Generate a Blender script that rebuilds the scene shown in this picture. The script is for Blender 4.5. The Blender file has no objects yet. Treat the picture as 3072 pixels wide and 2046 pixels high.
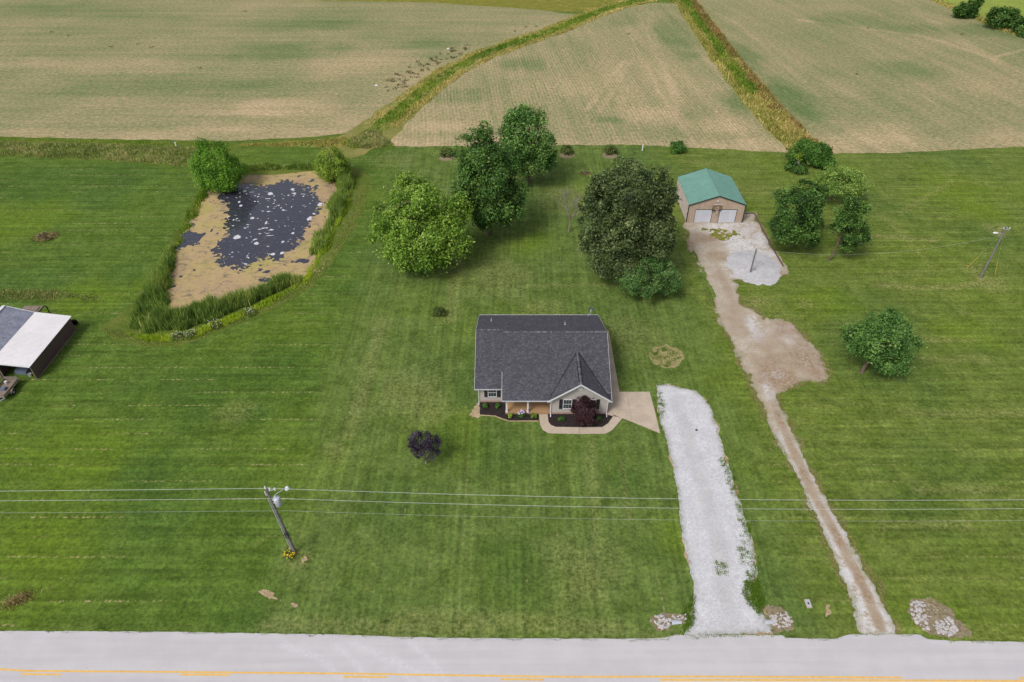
import bpy, math, random
import numpy as np
from mathutils import Vector, Matrix

# ------------------------------------------------------------------ camera, sky, sun, exposure
SC = bpy.context.scene
COL = SC.collection
CAM_H, TILT, FPX = 58.0, math.radians(39.35), 2048.0
cam_d = bpy.data.cameras.new('camera')
cam_d.lens = 24.0; cam_d.sensor_width = 36.0; cam_d.clip_start = 0.5; cam_d.clip_end = 6000
cam = bpy.data.objects.new('camera', cam_d); COL.objects.link(cam)
cam.location = (0, 0, CAM_H); cam.rotation_euler = (math.pi / 2 - TILT, 0, 0)
SC.camera = cam

SUN_EL, SUN_AZ = math.radians(50), math.radians(-138)      # azimuth from +Y, negative = towards -X
W = bpy.data.worlds.new('World'); SC.world = W; W.use_nodes = True
wn = W.node_tree; wn.nodes.clear()
sky = wn.nodes.new('ShaderNodeTexSky'); sky.sky_type = 'NISHITA'; sky.sun_disc = False
sky.sun_elevation = SUN_EL; sky.sun_rotation = SUN_AZ
sky.air_density = 1.0; sky.dust_density = 4.0; sky.ozone_density = 1.0
hs = wn.nodes.new('ShaderNodeHueSaturation'); hs.inputs['Saturation'].default_value = 0.4
bg = wn.nodes.new('ShaderNodeBackground'); bg.inputs['Strength'].default_value = 0.10
wo = wn.nodes.new('ShaderNodeOutputWorld')
wn.links.new(sky.outputs[0], hs.inputs['Color']); wn.links.new(hs.outputs[0], bg.inputs['Color'])
wn.links.new(bg.outputs[0], wo.inputs['Surface'])
sl = bpy.data.lights.new('sun', 'SUN'); sl.energy = 1.5; sl.angle = math.radians(16); sl.color = (1.0, 0.965, 0.92)
sun = bpy.data.objects.new('sun', sl); COL.objects.link(sun)
sd = Vector((math.sin(SUN_AZ) * math.cos(SUN_EL), math.cos(SUN_AZ) * math.cos(SUN_EL), math.sin(SUN_EL)))
sun.rotation_euler = (-sd).to_track_quat('-Z', 'Y').to_euler(); sun.location = sd * 200
vs = SC.view_settings
vs.view_transform = 'Standard'; vs.look = 'None'; vs.gamma = 1.0; vs.exposure = 0.55; vs.use_curve_mapping = False
SC.cycles.max_bounces = 6; SC.cycles.use_denoising = True; SC.cycles.denoising_prefilter = 'ACCURATE'; SC.cycles.use_adaptive_sampling = False

# ------------------------------------------------------------------ measuring helpers
def spot(px, py, z=0.0):
    """Surveyed point: where the line of sight through a photo point meets height z."""
    a = (px - 1536) / FPX; b = (py - 1023) / FPX
    dy = math.cos(TILT) - b * math.sin(TILT); dz = -math.sin(TILT) - b * math.cos(TILT)
    s = (z - CAM_H) / dz
    return (a * s, dy * s)
def poly(*pts, z=0.0):
    return [spot(x, y, z) for x, y in pts]

def _hash(ix, iy, seed):
    n = (ix.astype(np.int64) * 374761393 + iy.astype(np.int64) * 668265263 + seed * 1442695041) & 0xFFFFFFFF
    n = ((n ^ (n >> 13)) * 1274126177) & 0xFFFFFFFF
    return ((n ^ (n >> 16)) & 0xFFFF) / 65535.0
def vnoise(x, y, seed=0):
    ix, iy = np.floor(x), np.floor(y); fx, fy = x - ix, y - iy
    fx = fx * fx * (3 - 2 * fx); fy = fy * fy * (3 - 2 * fy)
    a, b = _hash(ix, iy, seed), _hash(ix + 1, iy, seed); c, d = _hash(ix, iy + 1, seed), _hash(ix + 1, iy + 1, seed)
    return (a * (1 - fx) + b * fx) * (1 - fy) + (c * (1 - fx) + d * fx) * fy
def fbm(x, y, scale=1.0, octv=4, seed=0):
    """fractal noise, about -1..1; scale = feature size in metres"""
    x = np.asarray(x, float) / scale; y = np.asarray(y, float) / scale
    v, amp, tot = 0.0, 1.0, 0.0
    for o in range(octv):
        v = v + amp * vnoise(x, y, seed + o * 17); tot += amp; amp *= 0.5; x, y = x * 2.03 + 5.1, y * 2.03 + 9.7
    return (v / tot) * 2 - 1
def sd_poly(X, Y, pts):
    """signed distance, positive inside"""
    d = np.full(X.shape, 1e9); ins = np.zeros(X.shape, bool); n = len(pts)
    for i in range(n):
        ax, ay = pts[i]; bx, by = pts[(i + 1) % n]; ex, ey = bx - ax, by - ay
        wx, wy = X - ax, Y - ay
        t = np.clip((wx * ex + wy * ey) / (ex * ex + ey * ey + 1e-12), 0, 1)
        d = np.minimum(d, (wx - ex * t) ** 2 + (wy - ey * t) ** 2)
        if abs(by - ay) > 1e-9:
            ins ^= ((ay > Y) != (by > Y)) & (X < (bx - ax) * (Y - ay) / (by - ay) + ax)
    return np.where(ins, 1, -1) * np.sqrt(d)
def d_line(X, Y, pts):
    d = np.full(np.shape(X), 1e9)
    for (ax, ay), (bx, by) in zip(pts[:-1], pts[1:]):
        ex, ey = bx - ax, by - ay; wx, wy = X - ax, Y - ay
        t = np.clip((wx * ex + wy * ey) / (ex * ex + ey * ey + 1e-12), 0, 1)
        d = np.minimum(d, (wx - ex * t) ** 2 + (wy - ey * t) ** 2)
    return np.sqrt(d)
def sstep(a, b, x):
    t = np.clip((x - a) / (b - a), 0, 1); return t * t * (3 - 2 * t)
def scatter(rng, pts, n, jitter=0.0):
    """n random points inside a polygon"""
    P = np.array(pts); lo, hi = P.min(0), P.max(0); out = []
    got = 0
    while got < n:
        q = rng.uniform(lo, hi, (n * 2, 2)); s = sd_poly(q[:, 0], q[:, 1], pts) + jitter * fbm(q[:, 0], q[:, 1], 1.5, 3, 5)
        q = q[s > 0]; out.append(q); got += len(q)
        if len(q) == 0: break
    return np.concatenate(out)[:n]

# ------------------------------------------------------------------ objects and properties
ORG = {}
def tag(o, label=None, cat=None, group=None, kind=None):
    if label: o['label'] = label
    if cat: o['category'] = cat
    if group: o['group'] = group
    if kind: o['kind'] = kind
    return o
def thing(name, loc, label, cat, group=None):
    o = bpy.data.objects.new(name, None); COL.objects.link(o); o.empty_display_size = 0.3
    o.location = loc; ORG[o.name] = np.array(loc, float)
    return tag(o, label, cat, group)
def link(name, me, mat, parent=None):
    if mat is not None:
        me.materials.clear(); me.materials.append(mat)
    o = bpy.data.objects.new(name, me); COL.objects.link(o)
    if parent is not None:
        o.parent = parent; ORG[o.name] = ORG.get(parent.name, np.zeros(3))
    else:
        ORG[o.name] = np.zeros(3)
    return o
def arrays_mesh(name, V, loops, starts, parent=None, attrs=None, smooth=False):
    """mesh from world-space arrays; attrs: {name: (domain, values)}"""
    me = bpy.data.meshes.new(name)
    V = np.asarray(V, np.float32)
    if parent is not None: V = V - ORG[parent.name].astype(np.float32)
    me.vertices.add(len(V)); me.vertices.foreach_set('co', np.ascontiguousarray(V).ravel())
    loops = np.asarray(loops, np.int32); me.loops.add(len(loops)); me.loops.foreach_set('vertex_index', loops)
    starts = np.asarray(starts, np.int32); me.polygons.add(len(starts)); me.polygons.foreach_set('loop_start', starts)
    if smooth: me.polygons.foreach_set('use_smooth', np.ones(len(starts), bool))
    for k, (dom, val) in (attrs or {}).items():
        a = me.attributes.new(k, 'FLOAT', dom); a.data.foreach_set('value', np.asarray(val, np.float32))
    me.update(calc_edges=True)
    return me
class MB:
    """collects simple solids in world space, builds ONE mesh object"""
    def __init__(s): s.v = []; s.f = []; s.t = []
    def add(s, vs_, fs, tint=0.5):
        b = len(s.v); s.v += [tuple(v) for v in vs_]; s.f += [[b + i for i in f] for f in fs]; s.t += [tint] * len(fs)
        return s
    def box(s, x0, x1, y0, y1, z0, z1, tint=0.5):
        return s.add([(x0, y0, z0), (x1, y0, z0), (x1, y1, z0), (x0, y1, z0), (x0, y0, z1), (x1, y0, z1), (x1, y1, z1), (x0, y1, z1)],
              [(0, 3, 2, 1), (4, 5, 6, 7), (0, 1, 5, 4), (1, 2, 6, 5), (2, 3, 7, 6), (3, 0, 4, 7)], tint)
    def quad(s, a, b, c, d, tint=0.5): return s.add([a, b, c, d], [(0, 1, 2, 3)], tint)
    def bar(s, a, b, w, h, up=(0, 0, 1)):
        """rectangular bar from a to b"""
        a, b = Vector(a), Vector(b); d = (b - a).normalized(); up = Vector(up)
        if abs(d.dot(up)) > 0.99: up = Vector((0, 1, 0))
        r = d.cross(up).normalized() * (w / 2); u = r.cross(d).normalized() * (h / 2)
        return s.add([a - r - u, a + r - u, a + r + u, a - r + u, b - r - u, b + r - u, b + r + u, b - r + u],
              [(0, 3, 2, 1), (4, 5, 6, 7), (0, 1, 5, 4), (1, 2, 6, 5), (2, 3, 7, 6), (3, 0, 4, 7)])
    def prism(s, pts, z0, z1, tint=0.5):
        n = len(pts)
        ar = sum(pts[i][0] * pts[(i + 1) % n][1] - pts[(i + 1) % n][0] * pts[i][1] for i in range(n))
        if ar < 0: pts = pts[::-1]
        return s.add([(x, y, z0) for x, y in pts] + [(x, y, z1) for x, y in pts],
              [tuple(range(n - 1, -1, -1)), tuple(range(n, 2 * n))] + [(i, (i + 1) % n, n + (i + 1) % n, n + i) for i in range(n)], tint)
    def tube(s, path, radii, sides=8, caps=True, tint=0.5):
        path = [Vector(p) for p in path]
        if not hasattr(radii, '__len__'): radii = [radii] * len(path)
        base = len(s.v); ref = None
        for i, p in enumerate(path):
            d = (path[min(i + 1, len(path) - 1)] - path[max(i - 1, 0)])
            d = d.normalized() if d.length > 1e-9 else Vector((0, 0, 1))
            if ref is None:
                ref = d.orthogonal().normalized()
            ref = (ref - d * ref.dot(d)); ref = ref.normalized() if ref.length > 1e-6 else d.orthogonal().normalized()
            q = d.cross(ref)
            for k in range(sides):
                an = 2 * math.pi * k / sides
                s.v.append(tuple(p + (ref * math.cos(an) + q * math.sin(an)) * radii[i]))
        for i in range(len(path) - 1):
            for k in range(sides):
                a = base + i * sides + k; b = base + i * sides + (k + 1) % sides
                s.f.append([a, b, b + sides, a + sides]); s.t.append(tint)
        if caps:
            s.f.append([base + k for k in range(sides)][::-1]); s.t.append(tint)
            e = base + (len(path) - 1) * sides; s.f.append([e + k for k in range(sides)]); s.t.append(tint)
        return s
    def lathe(s, c, prof, sides=16, axis='Z', tint=0.5):
        """profile [(r, h)] turned round an axis through c"""
        base = len(s.v)
        for r, h in prof:
            for k in range(sides):
                an = 2 * math.pi * k / sides; u, w = r * math.cos(an), r * math.sin(an)
                p = {'Z': (u, w, h), 'Y': (u, h, w), 'X': (h, u, w)}[axis]
                s.v.append((c[0] + p[0], c[1] + p[1], c[2] + p[2]))
        for i in range(len(prof) - 1):
            for k in range(sides):
                a = base + i * sides + k; b = base + i * sides + (k + 1) % sides
                s.f.append([a, b, b + sides, a + sides]); s.t.append(tint)
        for i in (0, len(prof) - 1):
            if prof[i][0] > 1e-4:
                s.f.append([base + i * sides + k for k in range(sides)]); s.t.append(tint)
        return s
    def build(s, name, mat, parent=None, smooth=False):
        me = bpy.data.meshes.new(name); o = ORG[parent.name] if parent is not None else np.zeros(3)
        me.from_pydata([(v[0] - o[0], v[1] - o[1], v[2] - o[2]) for v in s.v], [], s.f)
        a = me.attributes.new('tint', 'FLOAT', 'FACE'); a.data.foreach_set('value', np.array(s.t, np.float32))
        if smooth:
            me.polygons.foreach_set('use_smooth', np.ones(len(me.polygons), bool))
            try: me.set_sharp_from_angle(angle=math.radians(40))
            except Exception: pass
        me.update()
        return link(name, me, mat, parent)

# ------------------------------------------------------------------ node helpers
GAIN = 1.45      # how much brighter than its albedo a level surface comes out at this light and exposure
def lin(c): 
    c = c / 255.0
    return c / 12.92 if c <= 0.04045 else ((c + 0.055) / 1.055) ** 2.4
def C(r, g, b, k=1.0): return (lin(r) / GAIN * k, lin(g) / GAIN * k, lin(b) / GAIN * k, 1.0)
class NT:
    def __init__(s, name):
        s.m = bpy.data.materials.new(name); s.m.use_nodes = True; s.t = s.m.node_tree; s.t.nodes.clear()
        s.out = s.t.nodes.new('ShaderNodeOutputMaterial')
        s.pos = s.t.nodes.new('ShaderNodeNewGeometry').outputs['Position']
    def n(s, typ, ins=(), **props):
        nd = s.t.nodes.new(typ)
        for k, v in props.items(): setattr(nd, k, v)
        for k, v in dict(ins).items():
            if v is None: continue
            if hasattr(v, 'is_linked'): s.t.links.new(v, nd.inputs[k])
            else: nd.inputs[k].default_value = v
        return nd
    def math(s, op, a, b=None, c=None, clamp=False):
        return s.n('ShaderNodeMath', {0: a, 1: b, 2: c}, operation=op, use_clamp=clamp).outputs[0]
    def mul(s, a, b): return s.math('MULTIPLY', a, b)
    def addm(s, a, b): return s.math('ADD', a, b)
    def vscale(s, v, sc): return s.n('ShaderNodeVectorMath', {0: v, 1: sc}, operation='MULTIPLY').outputs[0]
    def rot(s, v, ang): return s.n('ShaderNodeMapping', {'Vector': v, 'Rotation': (0, 0, ang)}).outputs[0]
    def noise(s, scale=1.0, detail=4.0, rough=0.55, vec=None, dist=0.0):
        return s.n('ShaderNodeTexNoise', {'Vector': vec if vec is not None else s.pos, 'Scale': scale, 'Detail': detail, 'Roughness': rough, 'Distortion': dist}).outputs[0]
    def mix(s, f, a, b, mode='MIX'):
        nd = s.t.nodes.new('ShaderNodeMix'); nd.data_type = 'RGBA'; nd.blend_type = mode; nd.clamp_factor = True
        for i, v in ((0, f), (6, a), (7, b)):
            if hasattr(v, 'is_linked'): s.t.links.new(v, nd.inputs[i])
            else: nd.inputs[i].default_value = v
        return nd.outputs[2]
    def step(s, v, lo, hi):
        return s.n('ShaderNodeMapRange', {'Value': v, 'From Min': lo, 'From Max': hi}, interpolation_type='SMOOTHSTEP').outputs[0]
    def ramp(s, f, stops):
        nd = s.n('ShaderNodeValToRGB', {0: f}); cr = nd.color_ramp
        while len(cr.elements) < len(stops): cr.elements.new(0.5)
        for e, (p, c) in zip(cr.elements, stops): e.position = p; e.color = c
        return nd.outputs[0]
    def attr(s, name): return s.n('ShaderNodeAttribute', attribute_name=name).outputs['Fac']
    def xyz(s, v=None):
        nd = s.n('ShaderNodeSeparateXYZ', {0: v if v is not None else s.pos}); return nd.outputs
    def bump(s, h, dist=0.05, strength=0.6):
        return s.n('ShaderNodeBump', {'Height': h, 'Distance': dist, 'Strength': strength}).outputs[0]
    def bsdf(s, col, rough=0.8, spec=0.2, normal=None, metal=0.0):
        p = s.n('ShaderNodeBsdfPrincipled', {'Base Color': col, 'Roughness': rough, 'Specular IOR Level': spec, 'Metallic': metal, 'Normal': normal})
        return p.outputs[0]
    def done(s, sh):
        s.t.links.new(sh, s.out.inputs['Surface']); return s.m
def plain(name, col, rough=0.6, spec=0.3, var=0.12, scale=3.0, metal=0.0, bump=0.0):
    g = NT(name); n = g.noise(scale, 4); n2 = g.noise(scale * 9, 3)
    d = tuple(c * (1 - var * 1.6) for c in col[:3]) + (1,); l = tuple(min(1, c * (1 + var)) for c in col[:3]) + (1,)
    c = g.mix(g.step(g.addm(g.mul(n, 0.65), g.mul(n2, 0.35)), 0.3, 0.7), d, l)
    return g.done(g.bsdf(c, rough, spec, g.bump(n2, 0.02, bump) if bump else None, metal))
def leafy(name, cols, trans=0.3, rough=0.55, spec=0.25, k=1.5):
    """foliage: colour by per-leaf tint"""
    g = NT(name); t = g.attr('tint')
    c = g.ramp(t, [(i / (len(cols) - 1), C(*q, k)) for i, q in enumerate(cols)])
    p = g.bsdf(c, rough, spec); tr = g.n('ShaderNodeBsdfTranslucent', {'Color': c}).outputs[0]
    return g.done(g.n('ShaderNodeMixShader', {0: trans, 1: p, 2: tr}).outputs[0])

# ------------------------------------------------------------------ ground materials
def lawn_material():
    g = NT('lawn_grass'); x, y, z = g.xyz()
    zl, zr, dry, lush, dark = g.attr('left_lawn'), g.attr('right_lawn'), g.attr('dry'), g.attr('lush'), g.attr('clover')
    big = g.noise(0.05, 3, 0.5); med = g.noise(0.30, 4, 0.65); sm = g.noise(1.0, 3, 0.7); fine = g.noise(2.8, 3, 0.75)
    left = g.mix(g.step(med, 0.30, 0.70), C(80, 105, 34), C(99, 124, 50))
    mid = g.mix(g.step(med, 0.30, 0.70), C(90, 111, 46), C(112, 132, 66))
    right = g.mix(g.step(med, 0.30, 0.70), C(96, 115, 43), C(118, 134, 62))
    c = g.mix(zl, mid, left); c = g.mix(zr, c, right)
    c = g.mix(g.mul(g.step(big, 0.50, 0.70), 0.35), c, C(112, 134, 38))
    c = g.mix(g.mul(g.step(big, 0.48, 0.32), 0.30), c, C(70, 102, 50))
    c = g.mix(g.mul(g.step(g.noise(0.5, 3, 0.6), 0.58, 0.72), 0.30), c, C(120, 126, 66))
    c = g.mix(g.mul(lush, 0.5), c, C(110, 134, 32))
    c = g.mix(g.mul(dark, 0.5), c, C(62, 94, 36))
    # mowing stripes: along X left and right, along Y in the middle
    wob = g.mul(g.noise(0.10, 2), 1.0)
    def stripe(co, per, sharp=2.2):
        sn = g.math('SINE', g.mul(g.addm(co, g.mul(wob, 0.45)), 2 * math.pi / per))
        return g.math('MAXIMUM', -1.0, g.math('MINIMUM', 1.0, g.mul(sn, sharp)))
    hst = g.addm(g.mul(stripe(y, 2.3), 0.55), g.mul(stripe(y, 0.92, 1.0), 0.55)); vst = g.addm(g.mul(stripe(x, 2.1), 0.55), g.mul(stripe(x, 0.8, 1.0), 0.5))
    side = g.math('MAXIMUM', zl, zr); cross = g.mul(g.step(y, 76, 88), 0.6)
    st = g.addm(g.mul(hst, g.math('MAXIMUM', side, cross)), g.mul(vst, g.math('SUBTRACT', 1.0, g.mul(side, 0.85))))
    st = g.mul(st, g.addm(0.35, g.mul(g.step(g.noise(0.13, 2), 0.35, 0.62), 0.9)))
    val = g.addm(1.0, g.mul(st, 0.115))
    val = g.mul(val, g.math('MAXIMUM', 0.3, g.addm(-0.05, g.mul(fine, 2.1))))
    val = g.mul(val, g.addm(0.40, g.mul(sm, 1.2)))
    streak = g.noise(1.0, 3, 0.6, g.vscale(g.pos, (0.10, 1.9, 1)))
    val = g.mul(val, g.addm(g.mul(g.math('SUBTRACT', streak, 0.5), g.mul(side, 0.9)), 1.0))
    vstreak = g.noise(1.0, 3, 0.6, g.vscale(g.pos, (2.2, 0.10, 1)))
    val = g.mul(val, g.addm(g.mul(g.math('SUBTRACT', vstreak, 0.5), g.mul(g.math('SUBTRACT', 1.0, side), 0.8)), 1.04))
    hsv = g.n('ShaderNodeHueSaturation', {'Color': c, 'Value': val}).outputs[0]
    # rows of dry clippings left by the mower
    ph = g.math('FRACT', g.mul(g.addm(y, g.mul(wob, 0.25)), 1 / 2.3))
    ln = g.step(g.math('ABSOLUTE', g.math('SUBTRACT', ph, 0.5)), 0.070, 0.022)
    clump = g.step(g.noise(2.4, 3, 0.7), 0.48, 0.60)
    dash = g.mul(g.mul(ln, clump), g.step(g.noise(1.0, 3, 0.6, g.vscale(g.pos, (0.08, 0.35, 1))), 0.47, 0.58))
    dash = g.mul(dash, g.addm(g.mul(zl, 1.0), g.mul(zr, 0.5)))
    phy = g.math('FRACT', g.mul(g.addm(x, g.mul(wob, 0.3)), 1 / 3.1))
    lny = g.step(g.math('ABSOLUTE', g.math('SUBTRACT', phy, 0.5)), 0.035, 0.012)
    dashy = g.mul(g.mul(lny, g.step(g.noise(2.2, 3, 0.6), 0.46, 0.62)), g.step(g.noise(1.0, 3, 0.6, g.vscale(g.pos, (0.35, 0.08, 1))), 0.50, 0.62))
    dashy = g.mul(g.mul(dashy, g.math('SUBTRACT', 1.0, side)), 0.6)
    dfac = g.math('MAXIMUM', dash, dashy)
    dfac = g.math('MAXIMUM', dfac, g.mul(dry, g.step(g.addm(g.mul(fine, 0.6), g.mul(sm, 0.4)), 0.36, 0.62)))
    col = g.mix(g.mul(dfac, 0.9), hsv, g.mix(g.step(fine, 0.35, 0.65), C(140, 140, 78), C(204, 186, 136)))
    # stray pale specks: clover heads and dry bits
    col = g.mix(g.mul(g.step(g.noise(4.5, 1, 0.5), 0.80, 0.84), 0.6), col, C(196, 196, 150))
    h = g.addm(g.mul(fine, 0.5), g.mul(g.noise(9, 3, 0.7), 0.5))
    return g.done(g.bsdf(col, 0.85, 0.12, g.bump(h, 0.14, 0.6)))

def field_material(name, ang, seed, green=0.0):
    g = NT(name); off = g.n('ShaderNodeVectorMath', {0: g.pos, 1: (seed * 37.0, seed * 11.0, 0)}, operation='ADD').outputs[0]
    v = g.rot(off, ang); x, y, z = g.xyz(v)
    big = g.noise(0.028, 4, 0.6, off); st = g.noise(1.0, 5, 0.6, g.vscale(v, (0.018, 0.30, 1))); st2 = g.noise(1.0, 4, 0.65, g.vscale(v, (0.06, 1.1, 1)))
    fine = g.noise(0.9, 4, 0.8, off); vf = g.noise(1.25, 3, 0.8, off)
    gr = g.addm(g.addm(g.addm(g.mul(big, 0.46), 0.09), g.addm(g.mul(st, 0.36), 0.06)), g.mul(g.math('SUBTRACT', fine, 0.28), 0.60))
    gr = g.addm(gr, g.mul(g.math('SUBTRACT', st2, 0.5), 0.34)); gr = g.addm(gr, green)
    gr = g.math('SUBTRACT', gr, g.mul(g.attr('tan'), 0.22)); gr = g.addm(gr, g.mul(g.attr('lushrow'), 0.22))
    wob = g.mul(g.noise(0.03, 1, 0.5, off), 2.0)
    row = g.math('SINE', g.mul(g.addm(y, wob), 2 * math.pi / 0.80))
    gr = g.addm(gr, g.mul(g.mul(row, g.mul(g.step(g.noise(0.05, 2, 0.5, off), 0.35, 0.62), g.step(g.noise(0.25, 3, 0.6, g.vscale(v, (0.3, 1, 1))), 0.3, 0.6))), 0.09))
    c = g.ramp(gr, [(0.35, C(211, 186, 150)), (0.53, C(187, 169, 131)), (0.67, C(164, 156, 116)), (0.82, C(138, 143, 99)), (0.98, C(108, 128, 78))])
    c = g.n('ShaderNodeHueSaturation', {'Color': c, 'Value': g.mul(g.addm(0.15, g.mul(vf, 1.75)), g.addm(0.84, g.mul(st2, 0.32)))}).outputs[0]
    return g.done(g.bsdf(c, 0.95, 0.05, g.bump(g.addm(fine, g.mul(row, 0.25)), 0.12, 0.5)))

def rough_material(name, cols, sc=0.35):
    g = NT(name); n = g.noise(sc, 5, 0.65); f = g.noise(4, 4, 0.7)
    c = g.ramp(g.addm(g.mul(n, 0.7), g.mul(f, 0.3)), [(0.3 + 0.4 * i / (len(cols) - 1), C(*k)) for i, k in enumerate(cols)])
    c = g.n('ShaderNodeHueSaturation', {'Color': c, 'Value': g.addm(0.6, g.mul(f, 0.8))}).outputs[0]
    return g.done(g.bsdf(c, 0.95, 0.05, g.bump(g.addm(n, f), 0.3, 0.7)))

def road_material():
    g = NT('road_surface'); v = g.vscale(g.pos, (0.05, 1.2, 1)); s1 = g.noise(1.0, 4, 0.6, v); n = g.noise(0.5, 4, 0.6); f = g.noise(26, 3, 0.8)
    c = g.mix(g.step(g.addm(g.mul(s1, 0.6), g.mul(n, 0.4)), 0.36, 0.64), C(206, 202, 206), C(215, 212, 215))
    c = g.n('ShaderNodeHueSaturation', {'Color': c, 'Value': g.addm(0.86, g.mul(f, 0.28))}).outputs[0]
    c = g.mix(g.mul(g.attr('tyre'), g.step(g.noise(3, 4, 0.7), 0.3, 0.7)), c, C(228, 226, 232))
    sp = g.step(g.noise(5, 2, 0.5), 0.75, 0.79)
    c = g.mix(g.mul(sp, 0.5), c, C(110, 106, 110))
    return g.done(g.bsdf(c, 0.9, 0.1, g.bump(f, 0.01, 0.5)))

def gravel_material(name, base, mid, darkc, grass=0.5):
    g = NT(name); vor = g.n('ShaderNodeTexVoronoi', {'Vector': g.pos, 'Scale': 9.0}); n = g.noise(0.6, 5, 0.6); f = g.noise(13, 4, 0.8); m = g.noise(2.4, 4, 0.65)
    c = g.mix(g.step(g.addm(g.mul(n, 0.6), g.mul(m, 0.4)), 0.38, 0.66), mid, base)
    val = g.addm(0.87, g.mul(g.n('ShaderNodeSeparateColor', {0: vor.outputs['Color']}).outputs[0], 0.24)); val = g.mul(val, g.addm(0.72, g.mul(f, 0.54)))
    c = g.n('ShaderNodeHueSaturation', {'Color': c, 'Value': val}).outputs[0]
    wear, white = g.attr('wear'), g.attr('white')
    c = g.mix(g.mul(white, g.step(g.addm(g.mul(m, 0.5), g.mul(n, 0.5)), 0.36, 0.56)), c, g.n('ShaderNodeHueSaturation', {'Color': C(226, 224, 226), 'Value': val}).outputs[0])
    c = g.mix(g.mul(wear, g.step(g.addm(g.mul(m, 0.6), g.mul(f, 0.4)), 0.34, 0.6)), c, darkc)
    # grass and soil creeping in at the ragged edge
    e = g.math('SUBTRACT', 1.0, g.math('MULTIPLY', g.attr('edge'), 1.6, clamp=True))
    c = g.mix(g.mul(g.mul(e, g.step(g.addm(g.mul(m, 0.5), g.mul(f, 0.5)), 0.42, 0.58)), grass), c, C(128, 124, 84))
    return g.done(g.bsdf(c, 0.95, 0.1, g.bump(g.addm(vor.outputs['Distance'], f), 0.03, 0.35)))

M = {}
M['lawn'] = lawn_material()
M['road'] = road_material()
M['paint'] = plain('yellow_road_paint', C(250, 202, 112), 0.8, 0.2, 0.10, 4)
M['gravel'] = gravel_material('white_gravel', C(226, 226, 231), C(211, 210, 215), C(170, 162, 150), 0.75)
M['track'] = gravel_material('worn_track_gravel', C(204, 194, 180), C(188, 172, 150), C(160, 132, 106), 0.75)
M['pile'] = gravel_material('grey_gravel', C(214, 212, 214), C(198, 196, 200), C(150, 145, 140), 0.0)
M['dirt'] = rough_material('bare_soil', [(170, 150, 118), (198, 174, 140), (222, 200, 168)], 0.9)
M['deadgrass'] = rough_material('dead_grass', [(150, 148, 96), (174, 164, 114), (196, 184, 138)], 0.9)
M['concrete'] = plain('concrete_slab', C(206, 189, 170), 0.85, 0.15, 0.10, 0.7, bump=0.3)
M['porch'] = plain('porch_slab', C(186, 150, 112), 0.8, 0.2, 0.10, 1.0)
M['rough'] = rough_material('rough_bank_grass', [(112, 122, 48), (140, 140, 62), (168, 154, 84)])
M['roughgreen'] = rough_material('rough_green_grass', [(84, 108, 38), (108, 126, 52), (138, 142, 76)])
M['stripmat'] = rough_material('ditch_grass', [(114, 126, 60), (150, 148, 84), (178, 164, 110)], 0.22)
M['meadow'] = rough_material('far_meadow', [(140, 160, 74), (156, 172, 82), (170, 180, 96)], 0.08)

def mulch_mat():
    g = NT('dark_mulch'); f = g.noise(12, 4, 0.8); n = g.noise(2, 4)
    c = g.mix(g.step(g.addm(g.mul(f, 0.7), g.mul(n, 0.3)), 0.35, 0.7), C(34, 29, 30), C(76, 66, 64))
    return g.done(g.bsdf(c, 0.9, 0.2, g.bump(f, 0.08, 0.9)))
M['mulch'] = mulch_mat()

def water_mat():
    g = NT('pond_water'); n = g.noise(1.5, 3, 0.5)
    sp = g.mul(g.step(g.noise(2.2, 4, 0.8, g.vscale(g.pos, (0.8, 1.0, 1))), 0.58, 0.70), 0.55)
    return g.done(g.bsdf(g.mix(sp, C(62, 64, 76), C(140, 138, 146)), g.addm(0.05, g.mul(sp, 0.8)), 0.7, g.bump(n, 0.01, 0.08)))
M['water'] = water_mat()
def algae_mat():
    g = NT('algae_mat'); n = g.noise(0.16, 4, 0.6); f = g.noise(2.2, 5, 0.7); y = g.xyz()[1]
    c = g.ramp(g.addm(g.mul(n, 0.75), g.mul(f, 0.25)), [(0.34, C(178, 150, 122)), (0.46, C(192, 166, 126)), (0.56, C(194, 172, 118)), (0.68, C(176, 168, 96))])
    sp = g.noise(1.0, 5, 0.7, g.vscale(g.pos, (0.7, 1.2, 1)), 0.6)
    c = g.mix(g.mul(g.step(sp, 0.52, 0.66), 0.75), c, C(116, 108, 98))
    c = g.mix(g.mul(g.step(g.noise(0.3, 4, 0.7), 0.52, 0.66), 0.55), c, C(146, 132, 110))
    c = g.n('ShaderNodeHueSaturation', {'Color': c, 'Value': g.addm(0.78, g.mul(f, 0.44))}).outputs[0]
    return g.done(g.bsdf(c, 0.8, 0.2))
M['algae'] = algae_mat()
M['scum'] = plain('white_pond_foam', C(226, 224, 232), 0.8, 0.2, 0.1, 2)

# ------------------------------------------------------------------ terrain
POND = poly((722, 519), (827, 519), (944, 506), (1020, 548), (1018, 596), (990, 644), (968, 690), (948, 750), (950, 808), (900, 838), (780, 868), (700, 892), (610, 915), (535, 930),
            (485, 935), (478, 880), (500, 852), (500, 791), (520, 756), (518, 725), (552, 682), (600, 600), (620, 568), (690, 535))
WATER_Z = -0.30
def ground_h(X, Y):
    s = sd_poly(X, Y, POND); return -0.62 * sstep(-1.2, 1.6, s)

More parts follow.
